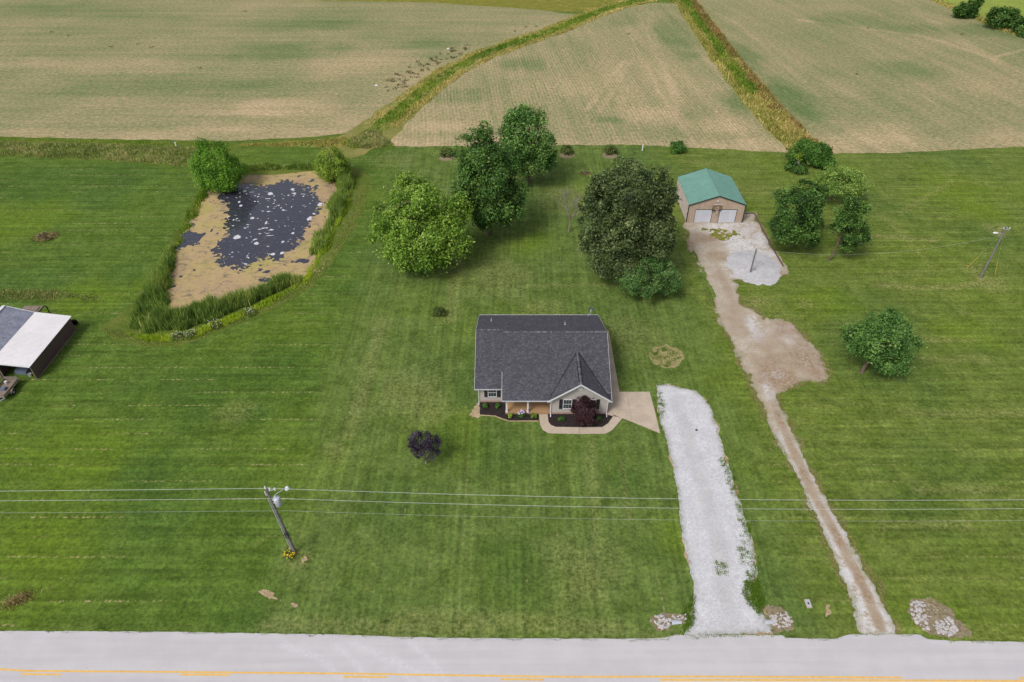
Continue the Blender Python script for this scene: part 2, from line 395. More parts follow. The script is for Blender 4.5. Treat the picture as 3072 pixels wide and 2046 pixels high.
def build_lawn():
    fx = np.arange(-120, 120.01, 0.6); fy = np.arange(24, 150.01, 0.6)
    xs = np.concatenate([[-3000, -1200, -500, -300, -220, -170, -140], fx, [140, 170, 220, 300, 500, 1200, 3000]])
    ys = np.concatenate([[-1500, -500, -150, -40, 0, 14], fy, [165, 190, 230, 280, 400, 800, 1600, 4000]])
    X, Y = np.meshgrid(xs, ys); nx, ny = len(xs), len(ys)
    Z = ground_h(X, Y) + 0.05 * fbm(X, Y, 14, 3, 3) * 0
    V = np.stack([X, Y, Z], -1).reshape(-1, 3)
    i = np.arange(nx * ny).reshape(ny, nx)
    q = np.stack([i[:-1, :-1], i[:-1, 1:], i[1:, 1:], i[1:, :-1]], -1).reshape(-1, 4)
    w1 = fbm(X, Y, 9, 3, 11)
    zl = sstep(-20.5, -25.5, X + 1.5 * w1); zr = sstep(24.0, 29.5, X + 1.5 * w1)
    dry = np.zeros(X.shape); lush = np.zeros(X.shape); clover = np.zeros(X.shape)
    def lines(arr, amt, wid, *ls):
        for l in ls:
            d = d_line(X, Y, poly(*l)); np.maximum(arr, amt * sstep(wid, wid * 0.3, d + 0.25 * fbm(X, Y, 1.2, 3, 5)), out=arr)
    def blobs(arr, amt, *bs):
        for px, py, r in bs:
            cx, cy = spot(px, py); d = np.hypot(X - cx, (Y - cy)) / r; np.maximum(arr, amt * sstep(1.25, 0.25, d + 0.5 * fbm(X, Y, r * 0.5, 3, 7)), out=arr)
    lines(dry, 0.55, 1.0, [(2640, 855), (2720, 862), (2860, 862), (2995, 848)], [(2600, 708), (2700, 712), (2800, 720)])
    lines(dry, 0.30, 0.8, [(2760, 1016), (2920, 1020)], [(2640, 815), (2860, 814)], [(2700, 1235), (2790, 1238), (3072, 1240)], [(2640, 640), (2700, 700), (2800, 800)], [(2760, 1075), (2960, 1080)],
          [(2215, 560), (2350, 565)], [(2220, 575), (2360, 582)], [(2050, 485), (2180, 492)], [(2750, 1470), (3000, 1468)], [(2640, 1575), (2900, 1572)], [(3000, 560), (2860, 540), (2700, 640)])
    lines(dry, 0.28, 1.4, [(1000, 1340), (1020, 1370)], [(1200, 1850), (1480, 1862), (1850, 1885)], [(800, 1880), (1400, 1885)], [(1385, 700), (1360, 900), (1345, 960)], [(1150, 960), (1050, 1300)])
    lines(dry, 0.25, 0.6, [(1770, 1330), (1790, 1560), (1800, 1780)], [(1860, 1380), (1890, 1560)], [(1550, 820), (1560, 870)], [(1480, 860), (1900, 850)])
    blobs(dry, 0.5, (1675, 1235, 0.1), (2990, 690, 2.5), (2925, 805, 2.0), (2960, 845, 3.0), (2270, 905, 2.5), (2420, 915, 1.5), (2320, 980, 3), (905, 1680, 1.2), (870, 1660, 1.0))
    blobs(dry, 0.25, (1500, 830, 6), (1900, 1010, 5), (1750, 1720, 5), (1250, 1180, 7), (700, 1240, 3), (1620, 930, 4), (1180, 480, 5), (1700, 600, 6))
    blobs(lush, 1.0, (2870, 560, 8), (2950, 640, 5), (230, 1350, 8), (120, 1620, 6), (260, 900, 6), (60, 660, 10), (1350, 1290, 4), (1390, 1330, 3), (1600, 730, 4), (2470, 900, 5), (2900, 1000, 5), (60, 1360, 5), (430, 860, 3), (2040, 1600, 3))
    blobs(clover, 0.8, (1500, 1360, 4), (1580, 1370, 3), (1410, 1120, 3.2), (1410, 1180, 2.5), (1400, 1060, 2.5), (1460, 1330, 3), (1300, 1090, 3), (1160, 1500, 4), (440, 1420, 4), (2760, 1530, 4), (2960, 700, 6), (100, 560, 9), (330, 520, 9), (600, 1160, 6), (760, 1250, 3), (1900, 1440, 2.5), (1330, 1310, 3), (1560, 1720, 5), (820, 1100, 7))
    near = sstep(31.2, 30.0, Y) * (0.5 + 0.5 * fbm(X, Y, 3, 3, 8))
    dry = np.maximum(dry, 0.25 * near)
    at = {k: ('POINT', v.ravel()) for k, v in dict(left_lawn=zl, right_lawn=zr, dry=dry, lush=lush, clover=clover).items()}
    me = arrays_mesh('lawn', V, q.ravel(), np.arange(len(q)) * 4, attrs=at)
    tag(link('lawn', me, M['lawn']), 'mown green lawn with mowing stripes spread over the whole ground', kind='structure')
build_lawn()

def sheet(name, f, cell, z, mat, box, parent=None, attrs=None, thick=0.0, skirt=None):
    """flat sheet where f(X,Y) > 0, cut along the f = 0 contour"""
    x0, x1, y0, y1 = box
    xs = np.arange(x0, x1 + cell, cell); ys = np.arange(y0, y1 + cell, cell)
    X, Y = np.meshgrid(xs, ys); Fv = f(X, Y); nx = len(xs)
    c = np.stack([Fv[:-1, :-1], Fv[:-1, 1:], Fv[1:, 1:], Fv[1:, :-1]], -1)
    pos = c > 0; cnt = pos.sum(-1)
    J, I = np.nonzero(cnt == 4)
    idx = np.arange(X.size).reshape(X.shape)
    q = np.stack([idx[J, I], idx[J, I + 1], idx[J + 1, I + 1], idx[J + 1, I]], -1).reshape(-1, 4)
    V = [np.stack([X.ravel(), Y.ravel()], -1)]; loops = [q.ravel()]; starts = [np.arange(len(q)) * 4]
    ev, el, es = [], [], []; base = X.size; lo = len(q) * 4
    BJ, BI = np.nonzero((cnt > 0) & (cnt < 4))
    off = ((0, 0), (0, 1), (1, 1), (1, 0))
    for j, i in zip(BJ.tolist(), BI.tolist()):
        vals = c[j, i]; es.append(lo); k = 0
        for a in range(4):
            b = (a + 1) % 4; fa, fb = vals[a], vals[b]
            pa = (xs[i + off[a][1]], ys[j + off[a][0]]); pb = (xs[i + off[b][1]], ys[j + off[b][0]])
            if fa > 0: ev.append(pa); el.append(base + len(ev) - 1); k += 1
            if (fa > 0) != (fb > 0):
                t = fa / (fa - fb); ev.append((pa[0] + (pb[0] - pa[0]) * t, pa[1] + (pb[1] - pa[1]) * t)); el.append(base + len(ev) - 1); k += 1
        lo += k
    if ev: V.append(np.array(ev)); loops.append(np.array(el)); starts.append(np.array(es))
    V = np.concatenate(V); loops = np.concatenate(loops).astype(np.int64); starts = np.concatenate(starts)
    used, inv = np.unique(loops, return_inverse=True); V = V[used]
    Z = z(V[:, 0], V[:, 1]) if callable(z) else np.full(len(V), float(z))
    at = {'edge': ('POINT', np.clip(f(V[:, 0], V[:, 1]), 0, 3))}
    for k, fn in (attrs or {}).items(): at[k] = ('POINT', fn(V[:, 0], V[:, 1]))
    me = arrays_mesh(name, np.column_stack([V, Z]), inv, starts, parent, at)
    return link(name, me, mat, parent)
def bounds(pts, pad=1.0):
    a = np.array(pts); return (a[:, 0].min() - pad, a[:, 0].max() + pad, a[:, 1].min() - pad, a[:, 1].max() + pad)
def ragged(pts, amp, size, seed=0, octv=4):
    return lambda X, Y: sd_poly(X, Y, pts) + amp * fbm(X, Y, size, octv, seed)
def structure(o, label): return tag(o, label, kind='structure')

# ---- crop fields
STRIP_A = poly((1040, 442), (1085, 420), (1130, 390), (1200, 330), (1262, 280), (1350, 215), (1450, 165), (1560, 125), (1680, 85), (1760, 50), (1850, 18), (1900, 6), (1960, -8), (2010, -12))
STRIP_B = poly((2010, -12), (2062, 10), (2085, 50), (2130, 110), (2172, 170), (2232, 250), (2292, 320), (2350, 385), (2402, 430), (2450, 460))
LFIELD = poly((-900, 400), (0, 410), (300, 416), (680, 424), (800, 418), (920, 412), (1040, 398), (1120, 350), (1196, 294), (1340, 215), (1450, 164), (1560, 123), (1680, 82), (1752, 48), (1600, 28), (1300, 8), (1000, 2), (600, -6), (0, -20), (-900, -40))
MFIELD = poly((1168, 440), (1180, 400), (1230, 335), (1290, 285), (1370, 225), (1470, 175), (1580, 133), (1700, 95), (1780, 60), (1860, 26), (1960, 8), (2040, 12), (2065, 60), (2105, 125), (2145, 190), (2200, 265), (2260, 335), (2320, 405), (2368, 458), (2040, 442), (1900, 434), (1600, 436))
RFIELD = poly((2075, 0), (2100, 50), (2160, 115), (2205, 175), (2270, 255), (2335, 325), (2400, 390), (2478, 440), (2490, 461), (2700, 458), (3072, 440), (3900, 415), (3900, 260), (3072, 112), (3000, 90), (2930, 58), (2860, 30), (2780, -5), (2740, -25))
def tanf(edgelist, seed, blobs=()):
    def f(X, Y):
        t = np.zeros(np.shape(X))
        for pts, w, a in edgelist:
            t = np.maximum(t, a * (0.8 + 0.7 * fbm(X, Y, 9, 3, seed + 2)) * sstep(w, w * 0.15, d_line(X, Y, poly(*pts)) + w * 0.35 * fbm(X, Y, max(1.5, w * 0.4), 4, seed)))
        for px, py, rx, ry, a in blobs:
            cx, cy = spot(px, py); t = np.maximum(t, a * sstep(1.2, 0.2, np.hypot((X - cx) / rx, (Y - cy) / ry) + 0.5 * fbm(X, Y, 8, 4, seed)))
        return t
    return f
z0 = lambda X, Y: np.zeros(np.shape(X))
structure(sheet('crop_field', ragged(LFIELD, 0.5, 2.5, 1), 0.9, 0.012, field_material('left_field_soil', 0.0, 1, 0.035), (-200, 45, 134, 266),
      attrs={'tan': tanf([([(0, 405), (700, 420), (950, 405)], 7, 0.6), ([(1030, 385), (1190, 275), (1400, 170)], 9, 0.5)], 4, [(840, 325, 18, 7, 1.0), (700, 385, 16, 4, 0.8), (1080, 190, 16, 12, 0.5), (250, 190, 40, 6, 0.5)]),
             'lushrow': tanf([], 6, [(450, 260, 40, 9, 0.6), (850, 150, 22, 10, 0.8), (1280, 130, 14, 6, 0.7), (900, 75, 30, 10, 0.5), (200, 30, 60, 12, 0.5)])}), 'tan stubble field with green seedlings left of the curving grass strip')
structure(sheet('crop_field', ragged(MFIELD, 0.5, 2.0, 2), 0.8, 0.014, field_material('middle_field_soil', math.radians(84), 2, -0.02), (-34, 66, 130, 262),
      attrs={'tan': tanf([([(2050, 395), (1990, 200), (1915, 45)], 1.0, 0.6), ([(2046, 330), (1985, 160), (1945, 55)], 1.0, 0.5), ([(1760, 330), (1870, 185)], 1.1, 0.6), ([(1800, 335), (1890, 185)], 1.1, 0.5), ([(1870, 330), (1860, 290)], 1.0, .8), ([(1200, 430), (2360, 452)], 8, 0.75),
             ([(1545, 300), (1530, 200)], 1.0, 0.4), ([(1575, 300), (1560, 200)], 1.0, 0.4), ([(1880, 90), (2010, 330)], 0.8, 0.6)], 5, [(1330, 380, 12, 5, 0.9), (1950, 350, 9, 8, 0.9), (2150, 380, 10, 9, 1.0), (1700, 260, 12, 12, 0.5), (2250, 430, 8, 5, 1.0)]),
             'lushrow': tanf([], 6, [(2020, 100, 8, 26, 0.9), (1560, 190, 7, 8, 0.9), (1380, 285, 8, 6, 0.7), (1830, 360, 5, 2.5, 0.9), (2210, 310, 5, 9, 1.0), (1900, 60, 8, 9, 0.6)])}), 'tan stubble field with seedling rows behind the property between two grass strips')
structure(sheet('crop_field', ragged(RFIELD, 0.5, 2.5, 3), 0.9, 0.013, field_material('right_field_soil', math.radians(76), 3, 0.02), (54, 200, 128, 266),
      attrs={'tan': tanf([([(2480, 445), (2700, 445), (3072, 425)], 8, 0.55), ([(2570, 435), (2800, 350)], 8, 0.5), ([(2460, 290), (2200, 60)], 0.9, 0.45), ([(2400, 60), (2780, 110), (2990, 180)], 2.0, 0.7), ([(2740, 30), (3000, 190)], 3.0, 0.5), ([(2980, 185), (2985, 170), (3072, 150)], 1.0, 0.9), ([(2560, 100), (2820, 330)], 0.9, .3)], 7, [(2640, 420, 16, 5, 0.9), (2540, 260, 8, 10, .5)]),
             'lushrow': tanf([], 9, [(2370, 290, 8, 22, 0.9), (2240, 170, 5, 16, 0.8), (2720, 210, 18, 10, 0.6), (2860, 90, 30, 10, 0.7), (2600, 60, 20, 10, 0.5)])}), 'tan and green crop field right of the weedy ditch')
structure(sheet('far_meadow', ragged(poly((2790, -6), (2870, 28), (2935, 54), (3000, 86), (3072, 108), (3500, 190), (3900, 250), (4200, -40), (2700, -60)), 0.6, 3, 4), 1.2, 0.016, M['meadow'], (96, 330, 200, 300), attrs={}), 'bright yellow-green meadow beyond the far bushes')
structure(sheet('rough_grass', ragged(poly((500, -7), (1000, 2), (1300, 8), (1600, 28), (1745, 44), (1800, 34), (1860, 12), (1960, 0), (2100, -4), (2700, -30), (2700, -70), (500, -70)), 0.6, 3, 5), 1.2, 0.010, M['rough'], (-110, 160, 240, 300)), 'yellowish rough grass along the far edge of the fields')

# ---- grass strips between the fields
def strip_width(path, ws):
    P = np.array(path); t = np.linspace(0, 1, len(ws))
    def f(X, Y):
        best = np.full(np.shape(X), -1e9)
        for k in range(len(P) - 1):
            (ax, ay), (bx, by) = P[k], P[k + 1]; ex, ey = bx - ax, by - ay; wx, wy = X - ax, Y - ay
            u = np.clip((wx * ex + wy * ey) / (ex * ex + ey * ey), 0, 1)
            w = np.interp((k + u) / (len(P) - 1), t, ws)
            best = np.maximum(best, w - np.hypot(wx - ex * u, wy - ey * u))
        return best
    return f
SA, SB = strip_width(STRIP_A, [5.4, 5.2, 4.0, 3.8, 3.7, 3.6, 3.3, 4.0]), strip_width(STRIP_B, [3.6, 3.4, 3.9, 4.1, 4.1, 4.0, 3.4])
structure(sheet('grass_strip', lambda X, Y: SA(X, Y) + 0.9 * fbm(X, Y, 3, 4, 21), 0.5, 0.022, M['stripmat'], (-42, 66, 128, 262)), 'yellow and green grass strip curving up between the fields')
structure(sheet('grass_strip', lambda X, Y: SB(X, Y) + 0.9 * fbm(X, Y, 3, 4, 22), 0.5, 0.024, M['stripmat'], (48, 72, 126, 262)), 'overgrown yellow and brown ditch strip running straight to the far edge')
BANDC = poly((-600, 400), (0, 411), (300, 418), (690, 427), (800, 421), (925, 413), (1030, 404), (1120, 404), (1175, 428), (1190, 444), (1080, 446), (930, 438), (760, 438), (700, 455), (600, 505), (480, 494), (300, 480), (0, 468), (-600, 452))
structure(sheet('rough_grass', ragged(BANDC, 0.5, 2.5, 6), 0.7, 0.020, M['roughgreen'], (-190, -20, 116, 146)), 'weedy rough grass band between the left lawn and the field')
BANK = poly((300, 985), (330, 1015), (430, 1042), (540, 1036), (655, 998), (800, 938), (935, 862), (1000, 785), (1062, 690), (1100, 600), (1110, 530), (1060, 500), (1000, 500), (940, 497), (800, 505), (715, 507), (690, 520), (610, 545), (585, 590), (535, 690), (500, 735), (470, 790), (430, 860), (395, 915), (350, 950))
structure(sheet('bank_grass', lambda X, Y: np.minimum(sd_poly(X, Y, BANK) + 0.5 * fbm(X, Y, 2, 4, 8), 0.4 - sd_poly(X, Y, POND)), 0.45, lambda X, Y: ground_h(X, Y) + 0.02, M['roughgreen'], bounds(BANK)), 'unmown grass bank around the pond')

# ---- pond
PB = bounds(POND, 1.5)
structure(sheet('pond_water', lambda X, Y: sd_poly(X, Y, POND) + 0.9, 0.9, WATER_Z, M['water'], PB), 'dark still pond water reflecting the grey sky')
OPEN = poly((645, 592), (690, 566), (735, 548), (809, 559), (853, 541), (905, 553), (948, 564), (946, 592), (972, 610), (950, 640), (930, 682), (905, 722), (883, 743), (830, 776), (800, 770), (748, 797), (718, 819), (692, 799), (640, 802), (668, 778), (632, 756), (679, 704), (674, 662), (690, 626), z=WATER_Z)
def alg(X, Y):
    s = sd_poly(X, Y, POND) + 0.9; o = sd_poly(X, Y, OPEN)
    n = 1.1 * fbm(X, Y, 4.0, 5, 31) + 1.0 * fbm(X, Y, 0.8, 3, 33) + 1.1 * fbm(X, Y, 0.38, 2, 34)
    a = np.minimum(-o + n, 0.75 - 1.35 * fbm(X, Y, 1.4, 4, 36) - 0.5 * fbm(X, Y, 6, 2, 37))
    b = sd_poly(X, Y, poly((525, 700), (560, 690), (605, 700), (600, 725), (540, 745), (520, 740))) + 0.9 * fbm(X, Y, 1.6, 4, 35)
    return np.minimum(np.minimum(s, a), np.where(b > -3, -b + 0.9 * fbm(X, Y, 0.6, 3, 38), 9))
tag(sheet('pond_algae', alg, 0.12, WATER_Z + 0.012, M['algae'], PB), 'tan and yellow algae mat floating round the pond edges', 'algae', kind='stuff')
def scum(X, Y):
    o = sd_poly(X, Y, OPEN)
    n = fbm(X * 0.6, Y * 1.0, 0.36, 2, 41) + 0.35 * fbm(X, Y, 7, 2, 43) - 0.64
    for px, py, r in [(741, 563, .6), (812, 580, 1.2), (876, 568, .8), (960, 612, 1.5), (948, 640, .8), (715, 712, 1.1), (757, 653, .8), (707, 661, .7), (820, 762, .9), (845, 760, .6), (850, 725, .5), (925, 655, 1.1), (880, 700, .5), (722, 617, .5), (718, 606, .5), (770, 730, .6), (697, 757, .4), (735, 573, .7), (752, 555, .6)]:
        cx, cy = spot(px, py, WATER_Z); n = np.maximum(n, 0.5 - np.hypot(X - cx, (Y - cy) * 0.8) / (r * 0.52) * 0.62 + 0.75 * fbm(X, Y, 0.6, 3, 44))
    return np.minimum(n, o - 0.2)
tag(sheet('pond_foam', scum, 0.11, WATER_Z + 0.02, M['scum'], bounds(OPEN)), 'small white flecks of foam scattered on the open pond water', 'foam', kind='stuff')

# ---- road
REDGE = [(-700, 1888), (0, 1893), (478, 1895), (783, 1900), (1024, 1904), (1198, 1911), (1459, 1915), (1937, 1916), (1996, 1913), (2020, 1905), (2348, 1905), (2357, 1913), (2418, 1916), (2505, 1917), (2531, 1908), (2548, 1903), (2757, 1904), (2783, 1918), (2874, 1923), (3072, 1926), (3800, 1934)]
ROAD = poly(*REDGE) + [(62, 22.6), (-62, 23.4)]
ROAD[0] = (-62, ROAD[0][1]); ROAD[len(REDGE) - 1] = (62, ROAD[len(REDGE) - 1][1])
tracks = [[(1060, 1930), (1190, 1990), (1250, 2060)], [(1170, 1970), (1260, 2020), (1320, 2060)], [(1230, 1925), (1300, 1990), (1350, 2060)], [(1010, 1940), (1070, 1990), (1110, 2060)], [(850, 1935), (960, 1975), (1020, 2030)]]
road = sheet('road', ragged(ROAD, 0.05, 0.7, 9), 0.2, 0.02, M['road'], (-61, 61, 22, 31.5),
      attrs={'tyre': lambda X, Y: np.max([0.75 * sstep(0.45, 0.05, d_line(X, Y, poly(*t)) + 0.1 * fbm(X, Y, 0.8, 3, 3)) for t in tracks], axis=0)})
structure(road, 'pale grey two-lane country road')
def painted(name, pts, w=0.16):
    P = [Vector(spot(*p) + (0.024,)) for p in pts]; m = MB()
    # resample so that the worn edge can be uneven
    L = [P[0]]
    for a, b in zip(P[:-1], P[1:]):
        n = max(1, int((b - a).length / 0.5)); L += [a + (b - a) * (k + 1) / n for k in range(n)]
    rr = random.Random(len(L)); vs_, fs = [], []
    for k, p in enumerate(L):
        d = (L[min(k + 1, len(L) - 1)] - L[max(k - 1, 0)]).normalized(); nrm = Vector((-d.y, d.x, 0)) * (w / 2)
        vs_ += [p + nrm * rr.uniform(0.85, 1.12), p - nrm * rr.uniform(0.85, 1.12)]
        if k: fs.append((2 * k - 2, 2 * k - 1, 2 * k + 1, 2 * k))
    m.add(vs_, fs); return m.build(name, M['paint'], road)
painted('centre_line', [(-400, 1996), (0, 2008), (90, 2013), (500, 2016), (1000, 2020.5), (1352, 2026), (1704, 2031), (2036, 2030), (2476, 2031.5), (2705, 2033)])
painted('centre_line', [(1979, 2040), (2476, 2040.5), (3048, 2043), (3600, 2046)])
for a, b, y in [(64, 184, 2022.5), (541, 690, 2024), (1028, 1160, 2030.5), (1502, 1632, 2038), (3057, 3220, 2035)]:
    painted('lane_dash', [(a, y), (b, y + 1.2)])

# ---- driveways, pads, patches
DRIVE = poly((1970, 1156), (1998, 1152), (2048, 1163), (2083, 1171), (2113, 1195), (2135, 1226), (2141, 1261), (2155, 1287), (2163, 1326), (2174, 1373), (2196, 1429), (2222, 1516), (2238, 1573), (2262, 1642), (2272, 1720), (2252, 1756), (2250, 1799), (2285, 1834), (2310, 1877), (2318, 1908), (2046, 1908), (2066, 1880), (2076, 1842), (2083, 1777), (2070, 1712), (2057, 1660), (2046, 1600), (2042, 1560), (2033, 1473), (2018, 1400), (2005, 1345), (1992, 1300), (1981, 1265), (1972, 1204))
def drive(X, Y): return sd_poly(X, Y, DRIVE) + 0.22 * fbm(X, Y, 1.0, 4, 51) + 0.14 * fbm(X, Y, 0.35, 2, 55) + np.minimum(0, 0.9 * fbm(X, Y, 2.2, 4, 52)) * sstep(52, 30, Y) * sstep(17, 21, X)
structure(sheet('dirt_verge', lambda X, Y: sd_poly(X, Y, DRIVE) - 0.02 + 0.70 * fbm(X, Y, 2.0, 5, 53) + 0.35 * sstep(15.6, 14.6, X) * sstep(44, 50, Y), 0.2, 0.006, M['dirt'], bounds(DRIVE, 2)), 'bare brown soil along the edges of the white driveway')
structure(sheet('gravel_driveway', drive, 0.16, 0.012, M['gravel'], bounds(DRIVE), attrs={'wear': lambda X, Y: np.maximum(0.5 * sstep(0.35, 0.8, fbm(X, Y, 2.5, 4, 57)) * sstep(48, 30, Y), 0.30 * sstep(0.9, 0.3, np.abs(np.abs(d_line(X, Y, poly((2030, 1200), (2090, 1400), (2150, 1600), (2170, 1750), (2190, 1900)))) - 0.2) - 0.3 * fbm(X, Y, 3, 3, 58))), 'white': z0}), 'wide white gravel driveway from the road to the house')
TRACK = poly((2057, 662), (2059, 732), (2087, 786), (2113, 843), (2144, 926), (2178, 1004), (2213, 1073), (2244, 1143), (2278, 1226), (2318, 1304), (2352, 1364), (2392, 1438), (2422, 1508), (2457, 1577), (2492, 1651), (2522, 1729), (2557, 1799), (2579, 1882), (2588, 1908),
             (2694, 1908), (2679, 1856), (2653, 1803), (2627, 1751), (2583, 1695), (2557, 1642), (2531, 1581), (2496, 1525), (2466, 1468), (2435, 1412), (2411, 1364), (2379, 1291), (2352, 1239), (2338, 1182), (2379, 1156), (2413, 1146), (2479, 1146), (2483, 1108), (2453, 1052), (2409, 1000), (2379, 962), (2331, 962), (2292, 956), (2261, 930), (2231, 917), (2211, 873), (2205, 845), (2222, 839), (2309, 836), (2357, 821), (2352, 799), (2326, 760), (2283, 682), (2261, 640), (2230, 640), (2226, 664))
CENTRE = [(2310, 1180), (2330, 1240), (2385, 1364), (2440, 1480), (2500, 1590), (2555, 1690), (2600, 1780), (2640, 1880)]
def wear(X, Y):
    t = 1.0 * sstep(0.62, 0.2, d_line(X, Y, poly(*CENTRE)) + 0.2 * fbm(X, Y, 0.8, 3, 61)) * (0.75 + 0.6 * fbm(X, Y, 2.0, 3, 66))
    for px, py, rx, ry, a in [(2420, 1075, 6, 5, 1.0), (2340, 1130, 4, 4, 1.0), (2390, 990, 4, 4, .9), (2300, 1040, 3, 5, .5), (2210, 960, 2, 5, .5), (2130, 715, 3.5, 2.0, 0.9), (2160, 770, 2.5, 2.0, 0.7), (2175, 850, 1, 7, 0.6), (2350, 815, 1.5, 1.5, 0.8), (2250, 690, 4, 3, .3), (2075, 745, 1, 4, .8)]:
        cx, cy = spot(px, py); t = np.maximum(t, a * sstep(1.2, 0.2, np.hypot((X - cx) / rx, (Y - cy) / ry) + 0.6 * fbm(X, Y, 1.6, 4, 62)))
    return t
PADW = poly((2120, 668), (2215, 664), (2283, 682), (2352, 800), (2357, 818), (2300, 836), (2222, 838), (2205, 850), (2190, 800), (2180, 745), (2120, 700))
def white(X, Y):
    t = 0.95 * sstep(-0.6, 0.9, sd_poly(X, Y, PADW) + 1.2 * fbm(X, Y, 2.5, 4, 67))
    for px, py, rx, ry, a in [(2265, 985, 1.6, 3.0, 1), (2305, 1165, .8, 4, 1), (2270, 720, 4, 6, .75), (2255, 810, 4.5, 6, 0.9), (2440, 1070, 2.5, 3, .6), (2330, 1125, 1.2, 1.0, .8), (2140, 690, 4.5, 2.0, .5), (2360, 1000, 2, 3, .5)]:
        cx, cy = spot(px, py); t = np.maximum(t, a * sstep(1.2, 0.3, np.hypot((X - cx) / rx, (Y - cy) / ry) + 0.5 * fbm(X, Y, 1.4, 4, 63)))
    dd = d_line(X, Y, poly(*CENTRE)); t = np.maximum(t, 0.9 * sstep(0.35, 0.7, dd) * sstep(3.0, 1.6, dd) * sstep(60, 46, Y))
    return t
M['verge'] = rough_material('worn_verge', [(104, 118, 52), (136, 134, 80), (170, 156, 112)], 1.0)
structure(sheet('worn_verge', lambda X, Y: np.minimum(sd_poly(X, Y, TRACK) + 0.35 + 0.8 * fbm(X, Y, 1.5, 5, 68), 0.45 - 1.1 * fbm(X, Y, 0.5, 3, 69)), 0.16, 0.007, M['verge'], bounds(TRACK, 2)), 'thin worn grass along both edges of the gravel track')
structure(sheet('gravel_track', lambda X, Y: sd_poly(X, Y, TRACK) + (0.45 + 0.7 * sstep(50, 60, Y)) * fbm(X, Y, 2.2, 5, 64) + 0.28 * fbm(X, Y, 0.45, 2, 65) - 0.08, 0.18, 0.010, M['track'], bounds(TRACK), attrs={'wear': wear, 'white': white}), 'worn brown and white gravel track leading to the green-roofed barn')
for i, (pts, lab) in enumerate([(poly((776, 1774), (800, 1768), (822, 1782), (842, 1802), (820, 1800), (790, 1788)), 'bare tan soil scar near the road beside the pole'),
                 (poly((868, 1808), (890, 1812), (912, 1826), (900, 1832), (878, 1822)), 'small bare soil spot right of the larger scar'),
                 (poly((902, 1686), (914, 1662), (924, 1668), (920, 1682), (908, 1692)), 'bare soil patch at the foot of the utility pole'),
                 (poly((1418, 1222), (1432, 1210), (1440, 1222), (1441, 1252), (1424, 1252), (1408, 1245)), 'bare soil at the left front house corner'),
                 (poly((2474, 1815), (2490, 1808), (2492, 1840), (2480, 1846)), 'small dry soil patch beside the utility box')]):
    structure(sheet('bare_soil', (lambda p_, k_: lambda X, Y: sd_poly(X, Y, p_) + 0.30 * fbm(X, Y, 0.8, 4, 70 + k_) + 0.22 * fbm(X, Y, 0.25, 2, 90 + k_) - 0.03)(pts, i), 0.06, 0.007, M['dirt'], bounds(pts)), lab)
STRAW = poly((1946, 1060), (1960, 1045), (2000, 1037), (2040, 1050), (2050, 1075), (2035, 1100), (1990, 1106), (1958, 1090))
GP = poly((2108, 690), (2140, 682), (2190, 690), (2225, 700), (2215, 722), (2170, 728), (2130, 716))
structure(sheet('grass_patch', lambda X, Y: np.minimum(sd_poly(X, Y, GP) + 1.6 * fbm(X, Y, 1.8, 5, 73) - 0.4, 0.15 - 1.6 * fbm(X, Y, 0.5, 3, 74)), 0.10, 0.016, M['rough'], bounds(GP, 2)), 'patchy weeds growing through the gravel before the barn')
GP2 = poly((2080, 745), (2105, 790), (2140, 880), (2150, 930), (2130, 905), (2100, 830), (2075, 770))
structure(sheet('grass_patch', lambda X, Y: np.minimum(sd_poly(X, Y, GP2) + 0.7 * fbm(X, Y, 1.4, 5, 75), 0.4 - 1.4 * fbm(X, Y, 0.7, 3, 76)), 0.14, 0.017, M['lawn'], bounds(GP2, 1)), 'thin grass creeping over the left edge of the track')
structure(sheet('dead_grass', lambda X, Y: np.minimum(sd_poly(X, Y, STRAW) + 0.5 * fbm(X, Y, 0.9, 4, 77), 0.55 - 1.2 * fbm(X, Y, 0.8, 3, 78)), 0.12, 0.008, M['deadgrass'], bounds(STRAW)), 'oval dead straw patch on the lawn right of the house')

# ------------------------------------------------------------------ building materials
def shingle_mat(name, cols, spec=0.35):
    g = NT(name); t = g.attr('tint'); f = g.noise(30, 3, 0.8); n = g.noise(0.8, 3)
    c = g.ramp(g.addm(g.mul(t, 0.8), g.mul(n, 0.2)), [(i / (len(cols) - 1), C(*k)) for i, k in enumerate(cols)])
    c = g.n('ShaderNodeHueSaturation', {'Color': c, 'Value': g.addm(0.75, g.mul(f, 0.5))}).outputs[0]
    return g.done(g.bsdf(c, 0.75, spec, g.bump(f, 0.01, 0.5)))
M['shingle'] = shingle_mat('asphalt_shingle', [(58, 57, 63), (75, 74, 81), (89, 88, 97), (110, 110, 120)])
M['cap'] = shingle_mat('ridge_cap_shingle', [(62, 60, 66), (96, 94, 102), (124, 122, 130)])
M['siding'] = plain('beige_siding', C(196, 188, 182), 0.6, 0.3, 0.04, 1.0)
M['white'] = plain('white_paint', C(238, 238, 242), 0.5, 0.3, 0.04, 1.5)
M['gutter'] = plain('white_gutter', C(226, 228, 236), 0.4, 0.4, 0.05, 2)
M['black'] = plain('black_shutter', C(26, 26, 32), 0.5, 0.3, 0.15, 4)
M['foundation'] = plain('brick_foundation', C(190, 160, 146), 0.85, 0.1, 0.18, 4)
def glass_mat():
    g = NT('window_glass'); return g.done(g.bsdf(C(70, 80, 82), 0.06, 0.6))
M['glass'] = glass_mat()
M['curtain'] = plain('window_interior', C(92, 104, 100), 0.8, 0.1, 0.2, 5)
